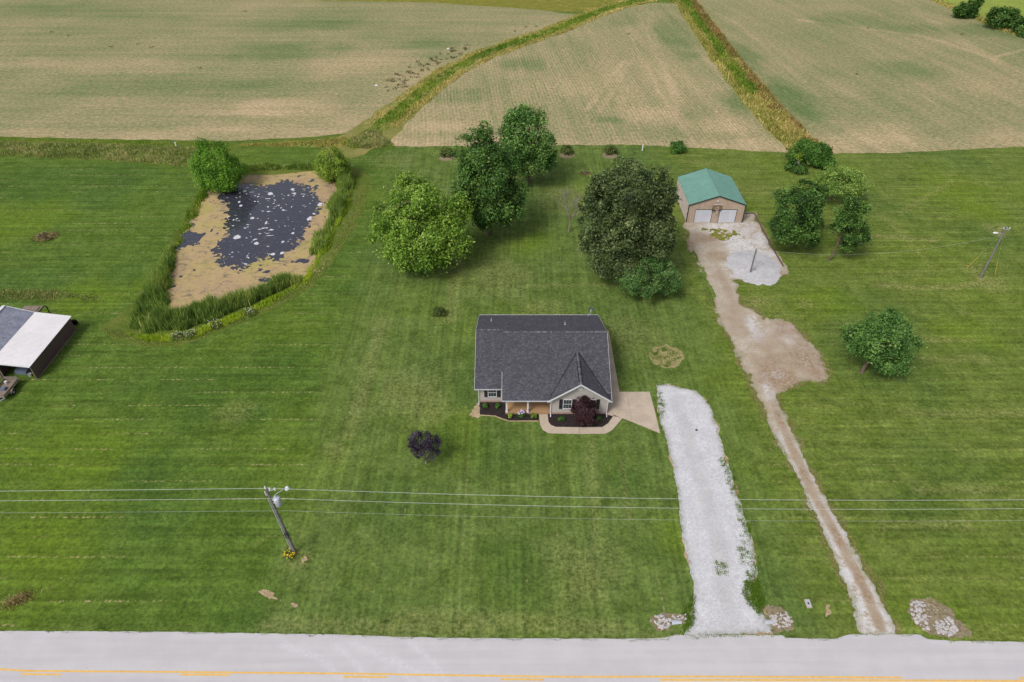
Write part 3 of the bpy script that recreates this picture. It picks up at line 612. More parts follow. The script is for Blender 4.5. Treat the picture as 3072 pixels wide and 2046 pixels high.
def metal_mat(name, base, dark, rough=0.4, metal=0.0, rust=None, sc=0.8):
    g = NT(name); n = g.noise(sc, 4); st = g.noise(1.0, 4, 0.6, g.vscale(g.pos, (2.5, 2.5, 0.3))); f = g.noise(8, 3, 0.7)
    c = g.mix(g.step(g.addm(g.mul(n, 0.5), g.mul(st, 0.5)), 0.35, 0.65), dark, base)
    if rust:
        r = g.step(g.noise(1.0, 4, 0.7, g.vscale(g.pos, (0.9, 2.2, 1))), 0.62, 0.70); c = g.mix(r, c, rust)
    return g.done(g.bsdf(c, rough, 0.4, g.bump(f, 0.004, 0.3), metal))
M['greenroof'] = metal_mat('green_metal_roof', C(124, 170, 155), C(108, 156, 143), 0.38)
M['greentrim'] = metal_mat('dark_green_trim', C(42, 66, 58), C(34, 54, 48), 0.5)
M['tanmetal'] = metal_mat('tan_metal_wall', C(210, 188, 170), C(196, 172, 152), 0.55, sc=0.6)
M['palemetal'] = metal_mat('pale_metal_wall', C(222, 206, 200), C(206, 190, 184), 0.55, sc=0.4)
M['garage'] = metal_mat('white_garage_door', C(232, 234, 244), C(218, 220, 232), 0.5)
M['brownmetal'] = metal_mat('brown_metal_wall', C(112, 88, 90), C(96, 76, 78), 0.5, sc=0.5)
M['whiteroof'] = metal_mat('white_metal_roof', C(244, 240, 242), C(232, 228, 232), 0.4, sc=0.3)
M['rustroof'] = metal_mat('weathered_metal_roof', C(150, 154, 172), C(118, 122, 142), 0.45, 0.0, C(122, 66, 54))
M['wood'] = plain('weathered_wood', C(150, 136, 124), 0.85, 0.1, 0.2, 3, bump=0.4)
M['timber'] = plain('landscape_timber', C(116, 100, 92), 0.9, 0.1, 0.25, 2)
M['plywood'] = plain('backboard_wood', C(150, 124, 92), 0.7, 0.2, 0.2, 6)
M['rim'] = plain('red_rim', C(198, 84, 60), 0.5, 0.4, 0.1, 5)
M['pole'] = plain('grey_pole_wood', C(142, 138, 138), 0.85, 0.15, 0.22, 3, bump=0.4)
M['galv'] = plain('galvanised_metal', C(200, 204, 214), 0.4, 0.5, 0.06, 5, 0.0)
M['lampglass'] = plain('lamp_lens', C(236, 238, 246), 0.25, 0.5, 0.04, 5)
M['wire'] = plain('aluminium_wire', C(214, 216, 214), 0.45, 0.4, 0.05, 3)
M['darkwire'] = plain('dark_cable', C(38, 38, 42), 0.6, 0.3, 0.1, 5)
M['rubber'] = plain('black_rubber', C(34, 34, 36), 0.8, 0.2, 0.2, 6)
M['yellow'] = plain('yellow_guard', C(222, 204, 84), 0.6, 0.3, 0.08, 4)
M['bluegrey'] = plain('grey_blue_panel', C(116, 128, 150), 0.5, 0.3, 0.1, 4)
M['red'] = plain('red_paint', C(180, 44, 44), 0.5, 0.3, 0.1, 4)
M['stone'] = plain('pale_limestone', C(206, 200, 198), 0.9, 0.15, 0.14, 2.5, bump=0.4)
M['straw'] = rough_material('dry_stone_bed', [(126, 120, 82), (160, 146, 118), (192, 176, 152)], 1.6)

def rib_panel(m, p0, u, v, n, lu, lv, pitch=0.3, rib=0.028):
    """ribbed metal sheet: ribs run along v, spaced along u"""
    p0, u, v, n = (Vector(k) for k in (p0, u, v, n)); k = 0.0
    prof = [(0, 0)]
    while k < lu - 1e-6:
        e = min(k + pitch, lu)
        for a, h in ((e - 0.07, 0), (e - 0.045, rib), (e - 0.02, rib), (e, 0)):
            if a > prof[-1][0] + 1e-4 and a <= lu + 1e-6: prof.append((a, h))
        k += pitch
    vs_ = []
    for a, h in prof:
        b = p0 + u * a + n * h; vs_ += [b, b + v * lv]
    m.add(vs_, [(2 * i, 2 * i + 2, 2 * i + 3, 2 * i + 1) for i in range(len(prof) - 1)])
def rib_gable(m, p0, u, n, lu, ze, za, pitch=0.3, rib=0.028):
    """ribbed gable wall, height ze at both ends and za at mid"""
    p0, u, n = (Vector(k) for k in (p0, u, n)); prof = []; a = 0.0
    while a < lu - 1e-6:
        for d, h in ((0, 0), (pitch - 0.07, 0), (pitch - 0.045, rib), (pitch - 0.02, rib)):
            if a + d < lu: prof.append((a + d, h))
        a += pitch
    prof.append((lu, 0))
    if not any(abs(k[0] - lu / 2) < 1e-3 for k in prof): prof.append((lu / 2, 0)); prof.sort()
    vs_ = []
    for a, h in prof:
        b = p0 + u * a + n * h; z = ze + (za - ze) * (1 - abs(a - lu / 2) / (lu / 2)); vs_ += [b, b + Vector((0, 0, z))]
    m.add(vs_, [(2 * i, 2 * i + 2, 2 * i + 3, 2 * i + 1) for i in range(len(prof) - 1)])

# ------------------------------------------------------------------ house
HX0, HX1 = -3.96, 11.2; GX0, GX1 = 4.5, 11.2; LX1 = -1.05
YF, YL, YB = 57.1, 59.06, 72.75
PITCH, EZ = 0.45, 2.56
YE, YBE = 56.72, 73.1                     # main front eave, back eave
YR = (YE + YBE) / 2; ZR = EZ + (YR - YE) * PITCH
YLE = 58.68; YLR = (YLE + YBE) / 2; ZLR = EZ + (YLR - YLE) * PITCH
RX0, RX1 = -4.42, 11.56; SPLIT = -1.15
GC = 7.85; GH = 3.70; GZ = 5.18; GP = (GZ - 2.5) / GH; GYF = 56.62
house = thing('house', (3.6, 65, 0), 'beige single-storey house with dark shingle roof and front gable', 'house')
MB().box(HX0 - 0.02, HX1 + 0.02, YL, YB, 0.0, 0.28).box(GX0 - 0.02, GX1 + 0.02, YF - 0.02, YL - 0.01, 0.0, 0.28).build('foundation', M['foundation'], house)
# inner walls (solid core) and lap siding
w = MB()
w.box(HX0 + 0.05, GX0, 59.45, YB - 0.05, 0.28, 2.5).box(HX0 + 0.05, LX1 - 0.03, YL + 0.05, 59.44, 0.28, 2.5).box(GX0 + 0.03, GX1 - 0.05, YF + 0.05, YB - 0.05, 0.28, 2.5)
for xg in (HX0 + 0.05, HX1 - 0.08):      # end gables
    a = YR if xg > 0 else YLR; z = (ZR if xg > 0 else ZLR) - 0.12; y0 = YF + 0.1 if xg > 0 else YL + 0.1
    w.add([(xg, y0, 2.5), (xg, YB - 0.1, 2.5), (xg, a, z), (xg + 0.03, y0, 2.5), (xg + 0.03, YB - 0.1, 2.5), (xg + 0.03, a, z)], [(0, 1, 2), (3, 5, 4), (0, 2, 5, 3), (1, 4, 5, 2)])
w.build('wall', M['siding'], house)
def siding(m, a, b, n, z0, ztop, bh=0.125):
    """lap boards on the wall from a to b (2-D points); ztop(s) gives height along 0..1"""
    a, b, n = Vector(a), Vector(b), Vector(n); z = z0; L = (b - a).length
    while z < ztop(0.5) - 0.02:
        z1 = z + bh; lo, hi = 0.0, 1.0
        if ztop(0.0) < z1:                                 # board narrows under the gable
            s = np.linspace(0, 0.5, 200); k = s[[ztop(t) >= z1 for t in s]]
            if len(k) == 0: break
            lo = float(k[0]); hi = 1 - lo
        p, q = a + (b - a) * lo, a + (b - a) * hi
        m.add([(p.x + n.x * 0.022, p.y + n.y * 0.022, z), (q.x + n.x * 0.022, q.y + n.y * 0.022, z), (q.x + n.x * 0.004, q.y + n.y * 0.004, z1), (p.x + n.x * 0.004, p.y + n.y * 0.004, z1),
               (p.x, p.y, z), (q.x, q.y, z)], [(0, 1, 2, 3), (4, 5, 1, 0)])
        z = z1
flat = lambda s: 2.5
sdm = MB()
siding(sdm, (HX0, YL + 0.03), (LX1, YL + 0.03), (0, -1), 0.28, flat)
siding(sdm, (HX0 + 0.03, YB), (HX0 + 0.03, YL), (-1, 0), 0.28, flat)
siding(sdm, (LX1, YL), (LX1, 59.43), (1, 0), 0.28, flat)
siding(sdm, (LX1, 59.43), (GX0, 59.43), (0, -1), 0.28, flat)
siding(sdm, (GX0, 59.43), (GX0, YF), (-1, 0), 0.28, flat)
siding(sdm, (GX0, YF + 0.03), (GX1, YF + 0.03), (0, -1), 0.28, lambda s: 2.42 + (GZ - 0.16 - 2.42) * (1 - abs(s - 0.5) * 2))
siding(sdm, (HX1 - 0.03, YF), (HX1 - 0.03, YB), (1, 0), 0.28, flat)
tag(sdm.build('siding', M['siding'], house), kind='stuff')
g_ = MB(); g_.add([(GX0, YF + 0.06, 2.4), (GX1, YF + 0.06, 2.4), (GC, YF + 0.06, GZ - 0.12)], [(0, 1, 2)]); g_.build('gable_wall', M['siding'], house)
for x, y in ((HX0, YL), (GX0, YF), (GX1, YF)): MB().box(x - 0.05, x + 0.05, y - 0.03, y + 0.07, 0.28, 2.5).build('corner_trim', M['siding'], house)

def shingles(p0, u, v, lu, lv, name, keep=None, seed=1, expo=0.15):
    """overlapping shingle tabs; p0 = eave corner, u along the eave, v up the slope"""
    rr = random.Random(seed); p0, u, v = Vector(p0), Vector(u).normalized(), Vector(v).normalized(); n = u.cross(v).normalized()
    if n.z < 0: n = -n
    m = MB(); ncs = int(lv / expo + 0.999)
    for j in range(ncs):
        b0, b1 = j * expo, min((j + 1) * expo + 0.04, lv); a = -rr.uniform(0, 0.33); base = rr.uniform(-0.05, 0.05)
        while a < lu:
            wd = rr.choice((0.14, 0.17, 0.2, 0.27)); s0, s1 = max(a, 0), min(a + wd - 0.006, lu); a += wd
            if s1 - s0 < 0.03: continue
            mid = p0 + u * (s0 + s1) / 2 + v * (b0 + b1) / 2
            if keep and not keep(mid): continue
            t = min(1, max(0, rr.choice((0.2, 0.36, 0.5, 0.6, 0.86)) + base + rr.uniform(-0.1, 0.1))); h = 0.022 + (0.008 if t > 0.6 else 0)
            A, B = p0 + u * s0 + v * b0, p0 + u * s1 + v * b0; D, Cc = p0 + u * s0 + v * b1, p0 + u * s1 + v * b1
            m.add([A + n * h, B + n * h, Cc + n * 0.008, D + n * 0.008, A, B], [(0, 1, 2, 3), (4, 5, 1, 0)], t)
    return tag(m.build(name, M['shingle'], roof), kind='stuff')
# roof deck as a solid, then the shingles on it
dk = MB(); T_ = 0.14
def slab(m, x0, x1, ya, za, yb, zb, t=T_):
    m.add([(x0, ya, za), (x1, ya, za), (x1, yb, zb), (x0, yb, zb), (x0, ya, za - t), (x1, ya, za - t), (x1, yb, zb - t), (x0, yb, zb - t)],
          [(0, 1, 2, 3), (7, 6, 5, 4), (4, 5, 1, 0), (5, 6, 2, 1), (6, 7, 3, 2), (7, 4, 0, 3)])
slab(dk, SPLIT, GX0 + 0.02, YE, EZ, YR, ZR); slab(dk, GX0 + 0.023, RX1, YF + 0.4, EZ + (YF + 0.4 - YE) * PITCH, YR, ZR); slab(dk, SPLIT, RX1, YBE, EZ, YR, ZR)
slab(dk, RX0, SPLIT - 0.003, YLE, EZ, YLR, ZLR); slab(dk, RX0, SPLIT - 0.003, YBE, EZ, YLR, ZLR)
for sg in (-1, 1):                          # front gable
    xe = GC + sg * GH
    dk.add([(GC, GYF, GZ), (xe, GYF, 2.5), (xe, 58.4, 2.5), (GC, 62.5, GZ), (GC, GYF, GZ - T_), (xe, GYF, 2.5 - T_), (xe, 58.4, 2.5 - T_), (GC, 62.5, GZ - T_)],
           [(0, 1, 2, 3), (7, 6, 5, 4), (0, 4, 5, 1), (1, 5, 6, 2), (2, 6, 7, 3), (3, 7, 4, 0)])
roof = dk.build('roof', M['shingle'], house)
sl_ = math.hypot(1, PITCH)
def main_z(y): return EZ + (y - YE) * PITCH
below_gable = lambda p: not (p.x > GX0 - 0.1 and p.y < YF + 0.4) and not (GYF + 0.2 < p.y < 62.4 and GZ - abs(p.x - GC) * GP > p.z + 0.12)
shingles((SPLIT, YE, EZ), (1, 0, 0), (0, 1, PITCH), RX1 - SPLIT, (YR - YE) * sl_, 'shingle_course', below_gable, 1)
shingles((RX0, YLE, EZ), (1, 0, 0), (0, 1, PITCH), SPLIT - RX0, (YLR - YLE) * sl_, 'shingle_course', None, 2)
shingles((RX0, YBE, EZ), (1, 0, 0), (0, -1, PITCH), SPLIT - RX0, (YBE - YLR) * sl_, 'shingle_course', None, 3)
shingles((SPLIT, YBE, EZ), (1, 0, 0), (0, -1, PITCH), RX1 - SPLIT, (YBE - YR) * sl_, 'shingle_course', None, 4)
gl = math.hypot(GH, GZ - 2.5)
above_main = lambda p: p.z > main_z(p.y) - 0.03
for sg in (-1, 1): shingles((GC + sg * GH, GYF, 2.5), (0, 1, 0), (-sg * GH, 0, GZ - 2.5), 6.0, gl, 'shingle_course', above_main, 7 + sg)
# ridge caps
rc = MB(); rr = random.Random(4)
def ridge(m, x0, x1, y, z):
    a = x0
    while a < x1 - 0.02:
        b = min(a + 0.2, x1); h = rr.uniform(0.03, 0.05); t = rr.random()
        m.add([(a, y - 0.17, z - 0.05), (b, y - 0.17, z - 0.05), (b, y, z + h), (a, y, z + h), (b, y + 0.17, z - 0.05), (a, y + 0.17, z - 0.05)], [(0, 1, 2, 3), (3, 2, 4, 5)], t); a = b
ridge(rc, RX0, SPLIT - 0.01, YLR, ZLR + 0.03); ridge(rc, SPLIT, RX1, YR, ZR + 0.03)
a = GYF
while a < 62.3:
    t = rr.random(); rc.add([(GC - 0.15, a, GZ - 0.02), (GC + 0.15, a, GZ - 0.02), (GC, a, GZ + 0.085), (GC - 0.15, a + 0.2, GZ - 0.02), (GC + 0.15, a + 0.2, GZ - 0.02), (GC, a + 0.2, GZ + 0.085)], [(0, 2, 5, 3), (2, 1, 4, 5), (0, 1, 2)], t); a += 0.2
tag(rc.build('ridge_cap', M['cap'], roof), kind='stuff')
rv = MB()
for sg in (-1, 1): rv.box(GC + sg * 0.19 - 0.03, GC + sg * 0.19 + 0.03, 57.0, 60.9, GZ - 0.16, GZ - 0.055)
rv.build('ridge_vent', M['black'], roof)
for sg in (-1, 1):
    MB().bar((GC + sg * 0.05, 62.42, GZ + 0.0), (GC + sg * (GH - 0.25), 56.95, main_z(56.95) + 0.03), 0.16, 0.03).build('valley_shade_strip', M['black'], roof)  # dark bars stand in for the shading along the gable valleys
# white trim: fascias, gutters, rakes
tr = MB()
tr.box(RX0, SPLIT, YBE + 0.002, YBE + 0.06, EZ - 0.16, EZ + 0.03).box(SPLIT, RX1, YBE + 0.002, YBE + 0.06, EZ - 0.16, EZ + 0.03)
tr.box(GX0 - 0.4, GC - GH + 0.35, YE - 0.06, YE - 0.003, EZ - 0.16, EZ + 0.01)
for sg in (-1, 1):
    xe = GC + sg * (GH + 0.02)
    tr.add([(GC, GYF - 0.05, GZ + 0.05), (xe, GYF - 0.05, 2.5 + 0.03), (xe, GYF - 0.05, 2.5 - 0.18), (GC, GYF - 0.05, GZ - 0.17), (GC, GYF - 0.003, GZ + 0.05), (xe, GYF - 0.003, 2.53), (xe, GYF - 0.003, 2.32), (GC, GYF - 0.003, GZ - 0.17)],
           [(0, 3, 2, 1), (4, 5, 6, 7), (0, 1, 5, 4), (1, 2, 6, 5), (2, 3, 7, 6)])
for (x, ya, yb, yr, zr) in ((RX0 - 0.03, YLE, YBE, YLR, ZLR), (RX1 + 0.003, YE, YBE, YR, ZR)):
    for y0 in (ya, yb): tr.bar((x + 0.013, y0, EZ - 0.07), (x + 0.013, yr, zr - 0.07), 0.026, 0.15)
tr.bar((SPLIT - 0.03, YE, EZ - 0.06), (SPLIT - 0.03, YLE + 1.4, EZ + (YLE + 1.4 - YE) * PITCH - 0.06), 0.03, 0.13)
tr.build('fascia_trim', M['white'], house)
sf = MB().box(RX0 + 0.05, SPLIT - 0.05, YLE + 0.05, YL + 0.02, 2.40, 2.43).box(SPLIT + 0.05, GX0 - 0.02, YE + 0.05, 59.42, 2.36, 2.40)
sf.build('soffit', M['white'], house)
def gutter(x0, x1, y, z):
    m = MB(); m.add([(x, y + a, z + b) for x in (x0, x1) for a, b in ((0, 0), (0, -0.12), (-0.09, -0.12), (-0.13, 0.0), (-0.115, 0.0), (-0.08, -0.10), (-0.012, -0.10), (-0.012, 0))],
          [(i, (i + 1) % 8, 8 + (i + 1) % 8, 8 + i) for i in range(8)] + [(7, 6, 5, 4, 3, 2, 1, 0), (8, 9, 10, 11, 12, 13, 14, 15)]); return m.build('gutter', M['gutter'], house)
gutter(RX0, SPLIT - 0.04, YLE - 0.005, EZ - 0.01); gutter(SPLIT, GX0 - 0.1, YE - 0.005, EZ - 0.01); gutter(GX1 + 0.05, RX1 + 0.1, YE - 0.065, EZ - 0.01)
MB().box(GX1 + 0.0, RX1 + 0.06, YE - 0.06, YE + 0.5, EZ - 0.03, EZ + 0.02).build('eave_return', M['shingle'], house)
for x, y, yw in ((HX0 - 0.02, YLE - 0.06, YL - 0.05), (GX0 + 0.06, YE - 0.06, YF - 0.06), (GX1 - 0.02, YE - 0.12, YF - 0.06)):
    d = MB(); d.bar((x, y, 2.46), (x, y, 2.36), 0.08, 0.07).bar((x, y, 2.38), (x, yw, 2.18), 0.08, 0.07).bar((x, yw, 2.2), (x, yw, 0.18), 0.08, 0.07).bar((x, yw, 0.2), (x - 0.02, yw - 0.5, 0.06), 0.09, 0.07)
    dp = d.build('downspout', M['white'], house)
# windows, shutters
def window(x0, x1, z0_, z1_, yw):
    f = MB(); fw, pr = 0.07, 0.06
    f.box(x0, x1, yw - pr, yw + 0.02, z1_ - fw, z1_).box(x0, x1, yw - pr - 0.03, yw + 0.02, z0_, z0_ + fw).box(x0, x0 + fw, yw - pr, yw + 0.02, z0_ + fw, z1_ - fw).box(x1 - fw, x1, yw - pr, yw + 0.02, z0_ + fw, z1_ - fw)
    zm = (z0_ + z1_) / 2; f.box(x0 + fw, x1 - fw, yw - pr + 0.012, yw + 0.02, zm - 0.03, zm + 0.03)
    win = f.build('window', M['white'], house)
    for a, b, dy in ((z0_ + fw, zm - 0.03, 0.0), (zm + 0.03, z1_ - fw, 0.012)):
        MB().box(x0 + fw, x1 - fw, yw - 0.022 - dy, yw - 0.016 - dy, a, b).build('pane', M['glass'], win)
    mu = MB()
    for k in (1, 2): xx = x0 + fw + (x1 - x0 - 2 * fw) * k / 3; mu.box(xx - 0.008, xx + 0.008, yw - 0.042, yw - 0.0345, z0_ + fw, z1_ - fw)
    mu.build('muntin', M['white'], win)
def shutter(x0, x1, z0_, z1_, yw):
    s = MB(); s.box(x0, x0 + 0.05, yw - 0.06, yw, z0_, z1_).box(x1 - 0.05, x1, yw - 0.06, yw, z0_, z1_)
    zz = z0_
    while zz < z1_ - 0.03: s.add([(x0 + .05, yw - .055, zz), (x1 - .05, yw - .055, zz), (x1 - .05, yw - .02, zz + .06), (x0 + .05, yw - .02, zz + .06)], [(0, 1, 2, 3)]); zz += 0.06
    s.box(x0 + .05, x1 - .05, yw - 0.018, yw, z0_, z1_); s.build('shutter', M['black'], house)
for xc, wd, yw, za, zb in ((-2.35, 1.06, YL - 0.0, 0.92, 2.38), (6.48, 1.06, YF, 0.9, 2.42), (9.28, 1.06, YF, 0.9, 2.42)):
    window(xc - wd / 2, xc + wd / 2, za, zb, yw); shutter(xc - wd / 2 - 0.43, xc - wd / 2 - 0.03, za, zb, yw); shutter(xc + wd / 2 + 0.03, xc + wd / 2 + 0.43, za, zb, yw)
gv = MB().lathe((GC, YF - 0.0, 4.12), [(0.30, 0.0), (0.30, -0.06), (0.24, -0.07), (0.22, -0.04), (0.001, -0.04)], 8, 'Y')
for k in range(-3, 4): gv.box(GC - 0.17, GC + 0.17, YF - 0.062, YF - 0.045, 4.12 + k * 0.055 - 0.012, 4.12 + k * 0.055 + 0.012)
gv.build('gable_vent', M['white'], house)
# porch
MB().box(-0.78, GX0 - 0.03, YF - 0.02, 59.40, 0.0, 0.24).build('porch_floor', M['porch'], house)
for x in (-0.62, 1.86):
    MB().box(x - 0.09, x + 0.09, YF + 0.0, YF + 0.18, 0.24, 2.36).box(x - 0.14, x + 0.14, YF - 0.05, YF + 0.23, 0.241, 0.42).box(x - 0.13, x + 0.13, YF - 0.04, YF + 0.22, 2.22, 2.358).build('porch_post', M['white'], house)
pd = MB().box(1.9, 2.85, 59.36, 59.42, 0.25, 2.3); dd = pd.build('front_door', M['white'], house)
MB().lathe((2.75, 59.34, 1.2), [(0.001, -0.05), (0.04, -0.04), (0.04, 0.0), (0.02, 0.02)], 8, 'Y').build('door_handle', M['galv'], dd)
for x, y in ((spot(1474, 963, 4.2)[0], 69.9), (spot(1696, 979, 4.9)[0], 68.2)):
    z = EZ + (YBE - y) * PITCH
    MB().lathe((x, y, z), [(0.14, 0.0), (0.12, 0.05), (0.06, 0.07), (0.06, 0.42), (0.045, 0.42), (0.045, 0.3)], 10).build('vent_pipe', M['galv'], roof)

dish = thing('satellite_dish', (10.55, 73.0, EZ + 0.02), 'small dark satellite dish on the back edge of the house roof', 'dish')
MB().tube([(10.55, 72.95, EZ), (10.55, 73.0, EZ + 0.75), (10.55, 73.0, EZ + 1.1)], 0.035).build('mast', M['galv'], dish)
MB().bar((10.05, 72.4, EZ + 0.3), (10.52, 72.98, EZ + 0.7), 0.03, 0.03).build('brace', M['galv'], dish)
dm = MB(); prof = [(0.001, 0), (0.12, 0.012), (0.24, 0.05), (0.36, 0.11), (0.37, 0.10), (0.24, 0.035), (0.12, -0.004), (0.001, -0.015)]
dm.lathe((0, 0, 0), prof, 20, 'Y')
Rm = Matrix.Rotation(math.radians(-25), 4, 'Z') @ Matrix.Rotation(math.radians(28), 4, 'X') @ Matrix.Rotation(math.pi, 4, 'Z') 
dm.v = [tuple(Rm @ Vector(v) + Vector((10.62, 72.98, EZ + 1.25))) for v in dm.v]
dm.build('reflector', M['bluegrey'], dish, True)
MB().tube([(10.62, 72.98, EZ + 1.1), (10.45, 72.45, EZ + 1.2)], 0.02).lathe((10.45, 72.45, EZ + 1.22), [(0.001, -0.06), (0.05, -0.05), (0.05, 0.05), (0.001, 0.06)], 8).build('feed_arm', M['galv'], dish)

# ------------------------------------------------------------------ paving and beds by the house
def slabs(name, label, pieces, th=0.05, mat='concrete'):
    root = bpy.data.objects.new(name, None); COL.objects.link(root); ORG[root.name] = np.zeros(3); structure(root, label)
    for p in pieces: MB().prism(p, 0.0, th).build('slab', M[mat], root)
    return root
Q = lambda x, y: spot(1024 + x * 0.435, 682 + y * 0.435)        # survey sheet of the house front
ya = 60.85
slabs('driveway_apron', 'tan concrete parking pad beside the house', [
    [(11.26, 57.75), (14.05, 57.75), (14.05, 55.78), (12.95, 56.4), (11.26, 56.95)], [(14.07, 57.75), (17.0, 57.75), (17.05, 53.95), (14.07, 55.77)],
    [(11.26, ya), (14.05, ya), (14.05, 57.77), (11.26, 57.77)], [(14.07, ya), (16.9, ya), (17.0, 57.77), (14.07, 57.77)]])
slabs('side_walk', 'narrow tan concrete walk along the right house wall', [[(11.26, y0), (13.2, y0), (13.2, y0 + 3.0), (11.26, y0 + 3.0)] for y0 in (60.88, 63.9, 66.92, 69.94)])
inner = [Q(1423, 1290), Q(1428, 1340), Q(1445, 1365), Q(1480, 1378), Q(1640, 1380), Q(1800, 1379), Q(1838, 1355), Q(1880, 1296)]
outer = [Q(1363, 1290), Q(1370, 1360), Q(1390, 1398), Q(1430, 1421), Q(1640, 1427), Q(1822, 1424), Q(1868, 1400), Q(1935, 1322)]
wp = []
for i in range(7):
    a, b, c, d = Vector(outer[i]), Vector(outer[i + 1]), Vector(inner[i + 1]), Vector(inner[i]); g1 = 0.006
    wp.append([tuple(a + (b - a) * g1), tuple(b - (b - a) * g1), tuple(c - (c - d) * g1), tuple(d + (c - d) * g1)])
wp.append([Q(1881, 1295), Q(1845, 1278), (12.2, 56.85), (12.93, 56.38), Q(1934, 1321)])
slabs('front_walk', 'curved tan concrete walk from the porch to the parking pad', wp)
BED1 = [Q(955, 1206), Q(1132, 1206), Q(1132, 1288), Q(1361, 1291), Q(1361, 1334), Q(1160, 1335), Q(1110, 1320), Q(1060, 1300), Q(955, 1294)]
BED2 = [Q(1424, 1284)] + inner + [Q(1842, 1280)]
structure(sheet('mulch_bed', ragged(BED1, 0.06, 0.3, 81), 0.08, 0.03, M['mulch'], bounds(BED1)), 'dark mulch bed in front of the porch')
structure(sheet('mulch_bed', ragged(BED2, 0.02, 0.3, 82), 0.08, 0.032, M['mulch'], bounds(BED2)), 'dark mulch bed under the front gable')
eb = MB()
for p, q in zip(BED1[4:-1], BED1[5:]): eb.bar((p[0], p[1] - 0.06, 0.03), (q[0], q[1] - 0.06, 0.03), 0.12, 0.08)
tag(eb.build('bed_edging', M['dirt']), 'low tan edging along the curved mulch bed by the porch', 'edging')

# ------------------------------------------------------------------ green-roofed barn
BX0, BX1, BY0, BY1, BE, BA = 29.62, 39.0, 102.5, 112.6, 3.45, 5.05; BC = (BX0 + BX1) / 2
barn = thing('barn', (BC, (BY0 + BY1) / 2, 0), 'tan metal barn with green roof and two white garage doors', 'barn')
m = MB(); rib_gable(m, (BX0, BY0, 0.05), (1, 0, 0), (0, -1, 0), BX1 - BX0, BE - 0.1, BA - 0.1); m.build('front_wall', M['tanmetal'], barn)
m = MB(); rib_panel(m, (BX0, BY1, 0.05), (0, -1, 0), (0, 0, 1), (-1, 0, 0), BY1 - BY0, BE - 0.1); m.build('side_wall', M['palemetal'], barn)
m = MB(); rib_panel(m, (BX1, BY0, 0.05), (0, 1, 0), (0, 0, 1), (1, 0, 0), BY1 - BY0, BE - 0.1); m.build('side_wall', M['palemetal'], barn)
m = MB(); rib_gable(m, (BX1, BY1, 0.05), (-1, 0, 0), (0, 1, 0), BX1 - BX0, BE - 0.1, BA - 0.1); m.build('back_wall', M['tanmetal'], barn)
sb = math.hypot(BC - BX0, BA - BE)
for sg, nm in ((-1, 'roof'), (1, 'roof')):
    m = MB(); x = BC + sg * (BC - BX0 + 0.12); zz = BE - 0.12 * (BA - BE) / (BC - BX0)
    v = Vector((BC - x, 0, BA - zz)); lv = v.length; v.normalize(); n = Vector((sg * (BA - BE), 0, BC - BX0)).normalized()
    if sg < 0: rib_panel(m, (x, BY1 + 0.15, zz), (0, -1, 0), v, n, BY1 - BY0 + 0.3, lv, 0.28, 0.03)
    else: rib_panel(m, (x, BY0 - 0.15, zz), (0, 1, 0), v, n, BY1 - BY0 + 0.3, lv, 0.28, 0.03)
    m.build('roof', M['greenroof'], barn)
MB().add([(BC - 0.22, BY0 - 0.17, BA - 0.03), (BC, BY0 - 0.17, BA + 0.06), (BC + 0.22, BY0 - 0.17, BA - 0.03), (BC - 0.22, BY1 + 0.17, BA - 0.03), (BC, BY1 + 0.17, BA + 0.06), (BC + 0.22, BY1 + 0.17, BA - 0.03)], [(0, 1, 4, 3), (1, 2, 5, 4)]).build('ridge_cap', M['greenroof'], barn)
for y in (BY0 - 0.16, BY1 + 0.16):
    for sg in (-1, 1): MB().bar((BC, y, BA - 0.06), (BC + sg * (BC - BX0 + 0.13), y, BE - 0.12), 0.05, 0.16).build('rake_trim', M['greentrim'], barn)
for x in (BX0 - 0.03, BX1 + 0.03): MB().box(x - 0.06, x + 0.06, BY0 - 0.06, BY0 + 0.10, 0.0, BE - 0.12).build('corner_trim', M['greentrim'], barn)
for xa in (30.85, 34.95):
    fr = MB().box(xa - 0.07, xa, BY0 - 0.05, BY0 - 0.03 + 0.1, 0.02, 2.42).box(xa + 2.78, xa + 2.85, BY0 - 0.05, BY0 + 0.07, 0.02, 2.42).box(xa - 0.07, xa + 2.85, BY0 - 0.051, BY0 + 0.069, 2.42, 2.5)
    gd = fr.build('garage_door', M['greentrim'], barn)
    for k in range(4):
        z = 0.04 + k * 0.595; pm = MB().box(xa + 0.005, xa + 2.775, BY0 - 0.045, BY0 + 0.05, z, z + 0.58)
        for j in range(4): a = xa + 0.1 + j * 0.67; pm.box(a, a + 0.56, BY0 - 0.053, BY0 - 0.046, z + 0.12, z + 0.46)
        pm.build('door_panel', M['garage'], gd)
MB().lathe((BC - 0.1, BY0 - 0.02, 4.05), [(0.001, -0.16), (0.1, -0.14), (0.13, -0.05), (0.08, 0.0)], 10, 'Y').build('wall_light', M['lampglass'], barn)
MB().box(BX0 - 0.35, BX0 + 0.5, BY0 - 0.9, BY0 - 0.1, 0.0, 0.05).build('stoop', M['concrete'], barn)
hoop = thing('basketball_hoop', (34.2, BY0 - 0.2, 2.4), 'wooden basketball backboard with red rim above the barn doors', 'basketball hoop')
MB().box(33.55, 34.95, BY0 - 0.32, BY0 - 0.28, 2.55, 3.5).build('backboard', M['plywood'], hoop)
bo = MB().box(33.5, 35.0, BY0 - 0.33, BY0 - 0.27, 3.5, 3.57)
bo.box(33.98, 34.52, BY0 - 0.335, BY0 - 0.322, 3.06, 3.11).box(33.98, 34.52, BY0 - 0.335, BY0 - 0.322, 2.66, 2.71).box(33.98, 34.03, BY0 - 0.335, BY0 - 0.322, 2.71, 3.06).box(34.47, 34.52, BY0 - 0.335, BY0 - 0.322, 2.71, 3.06)
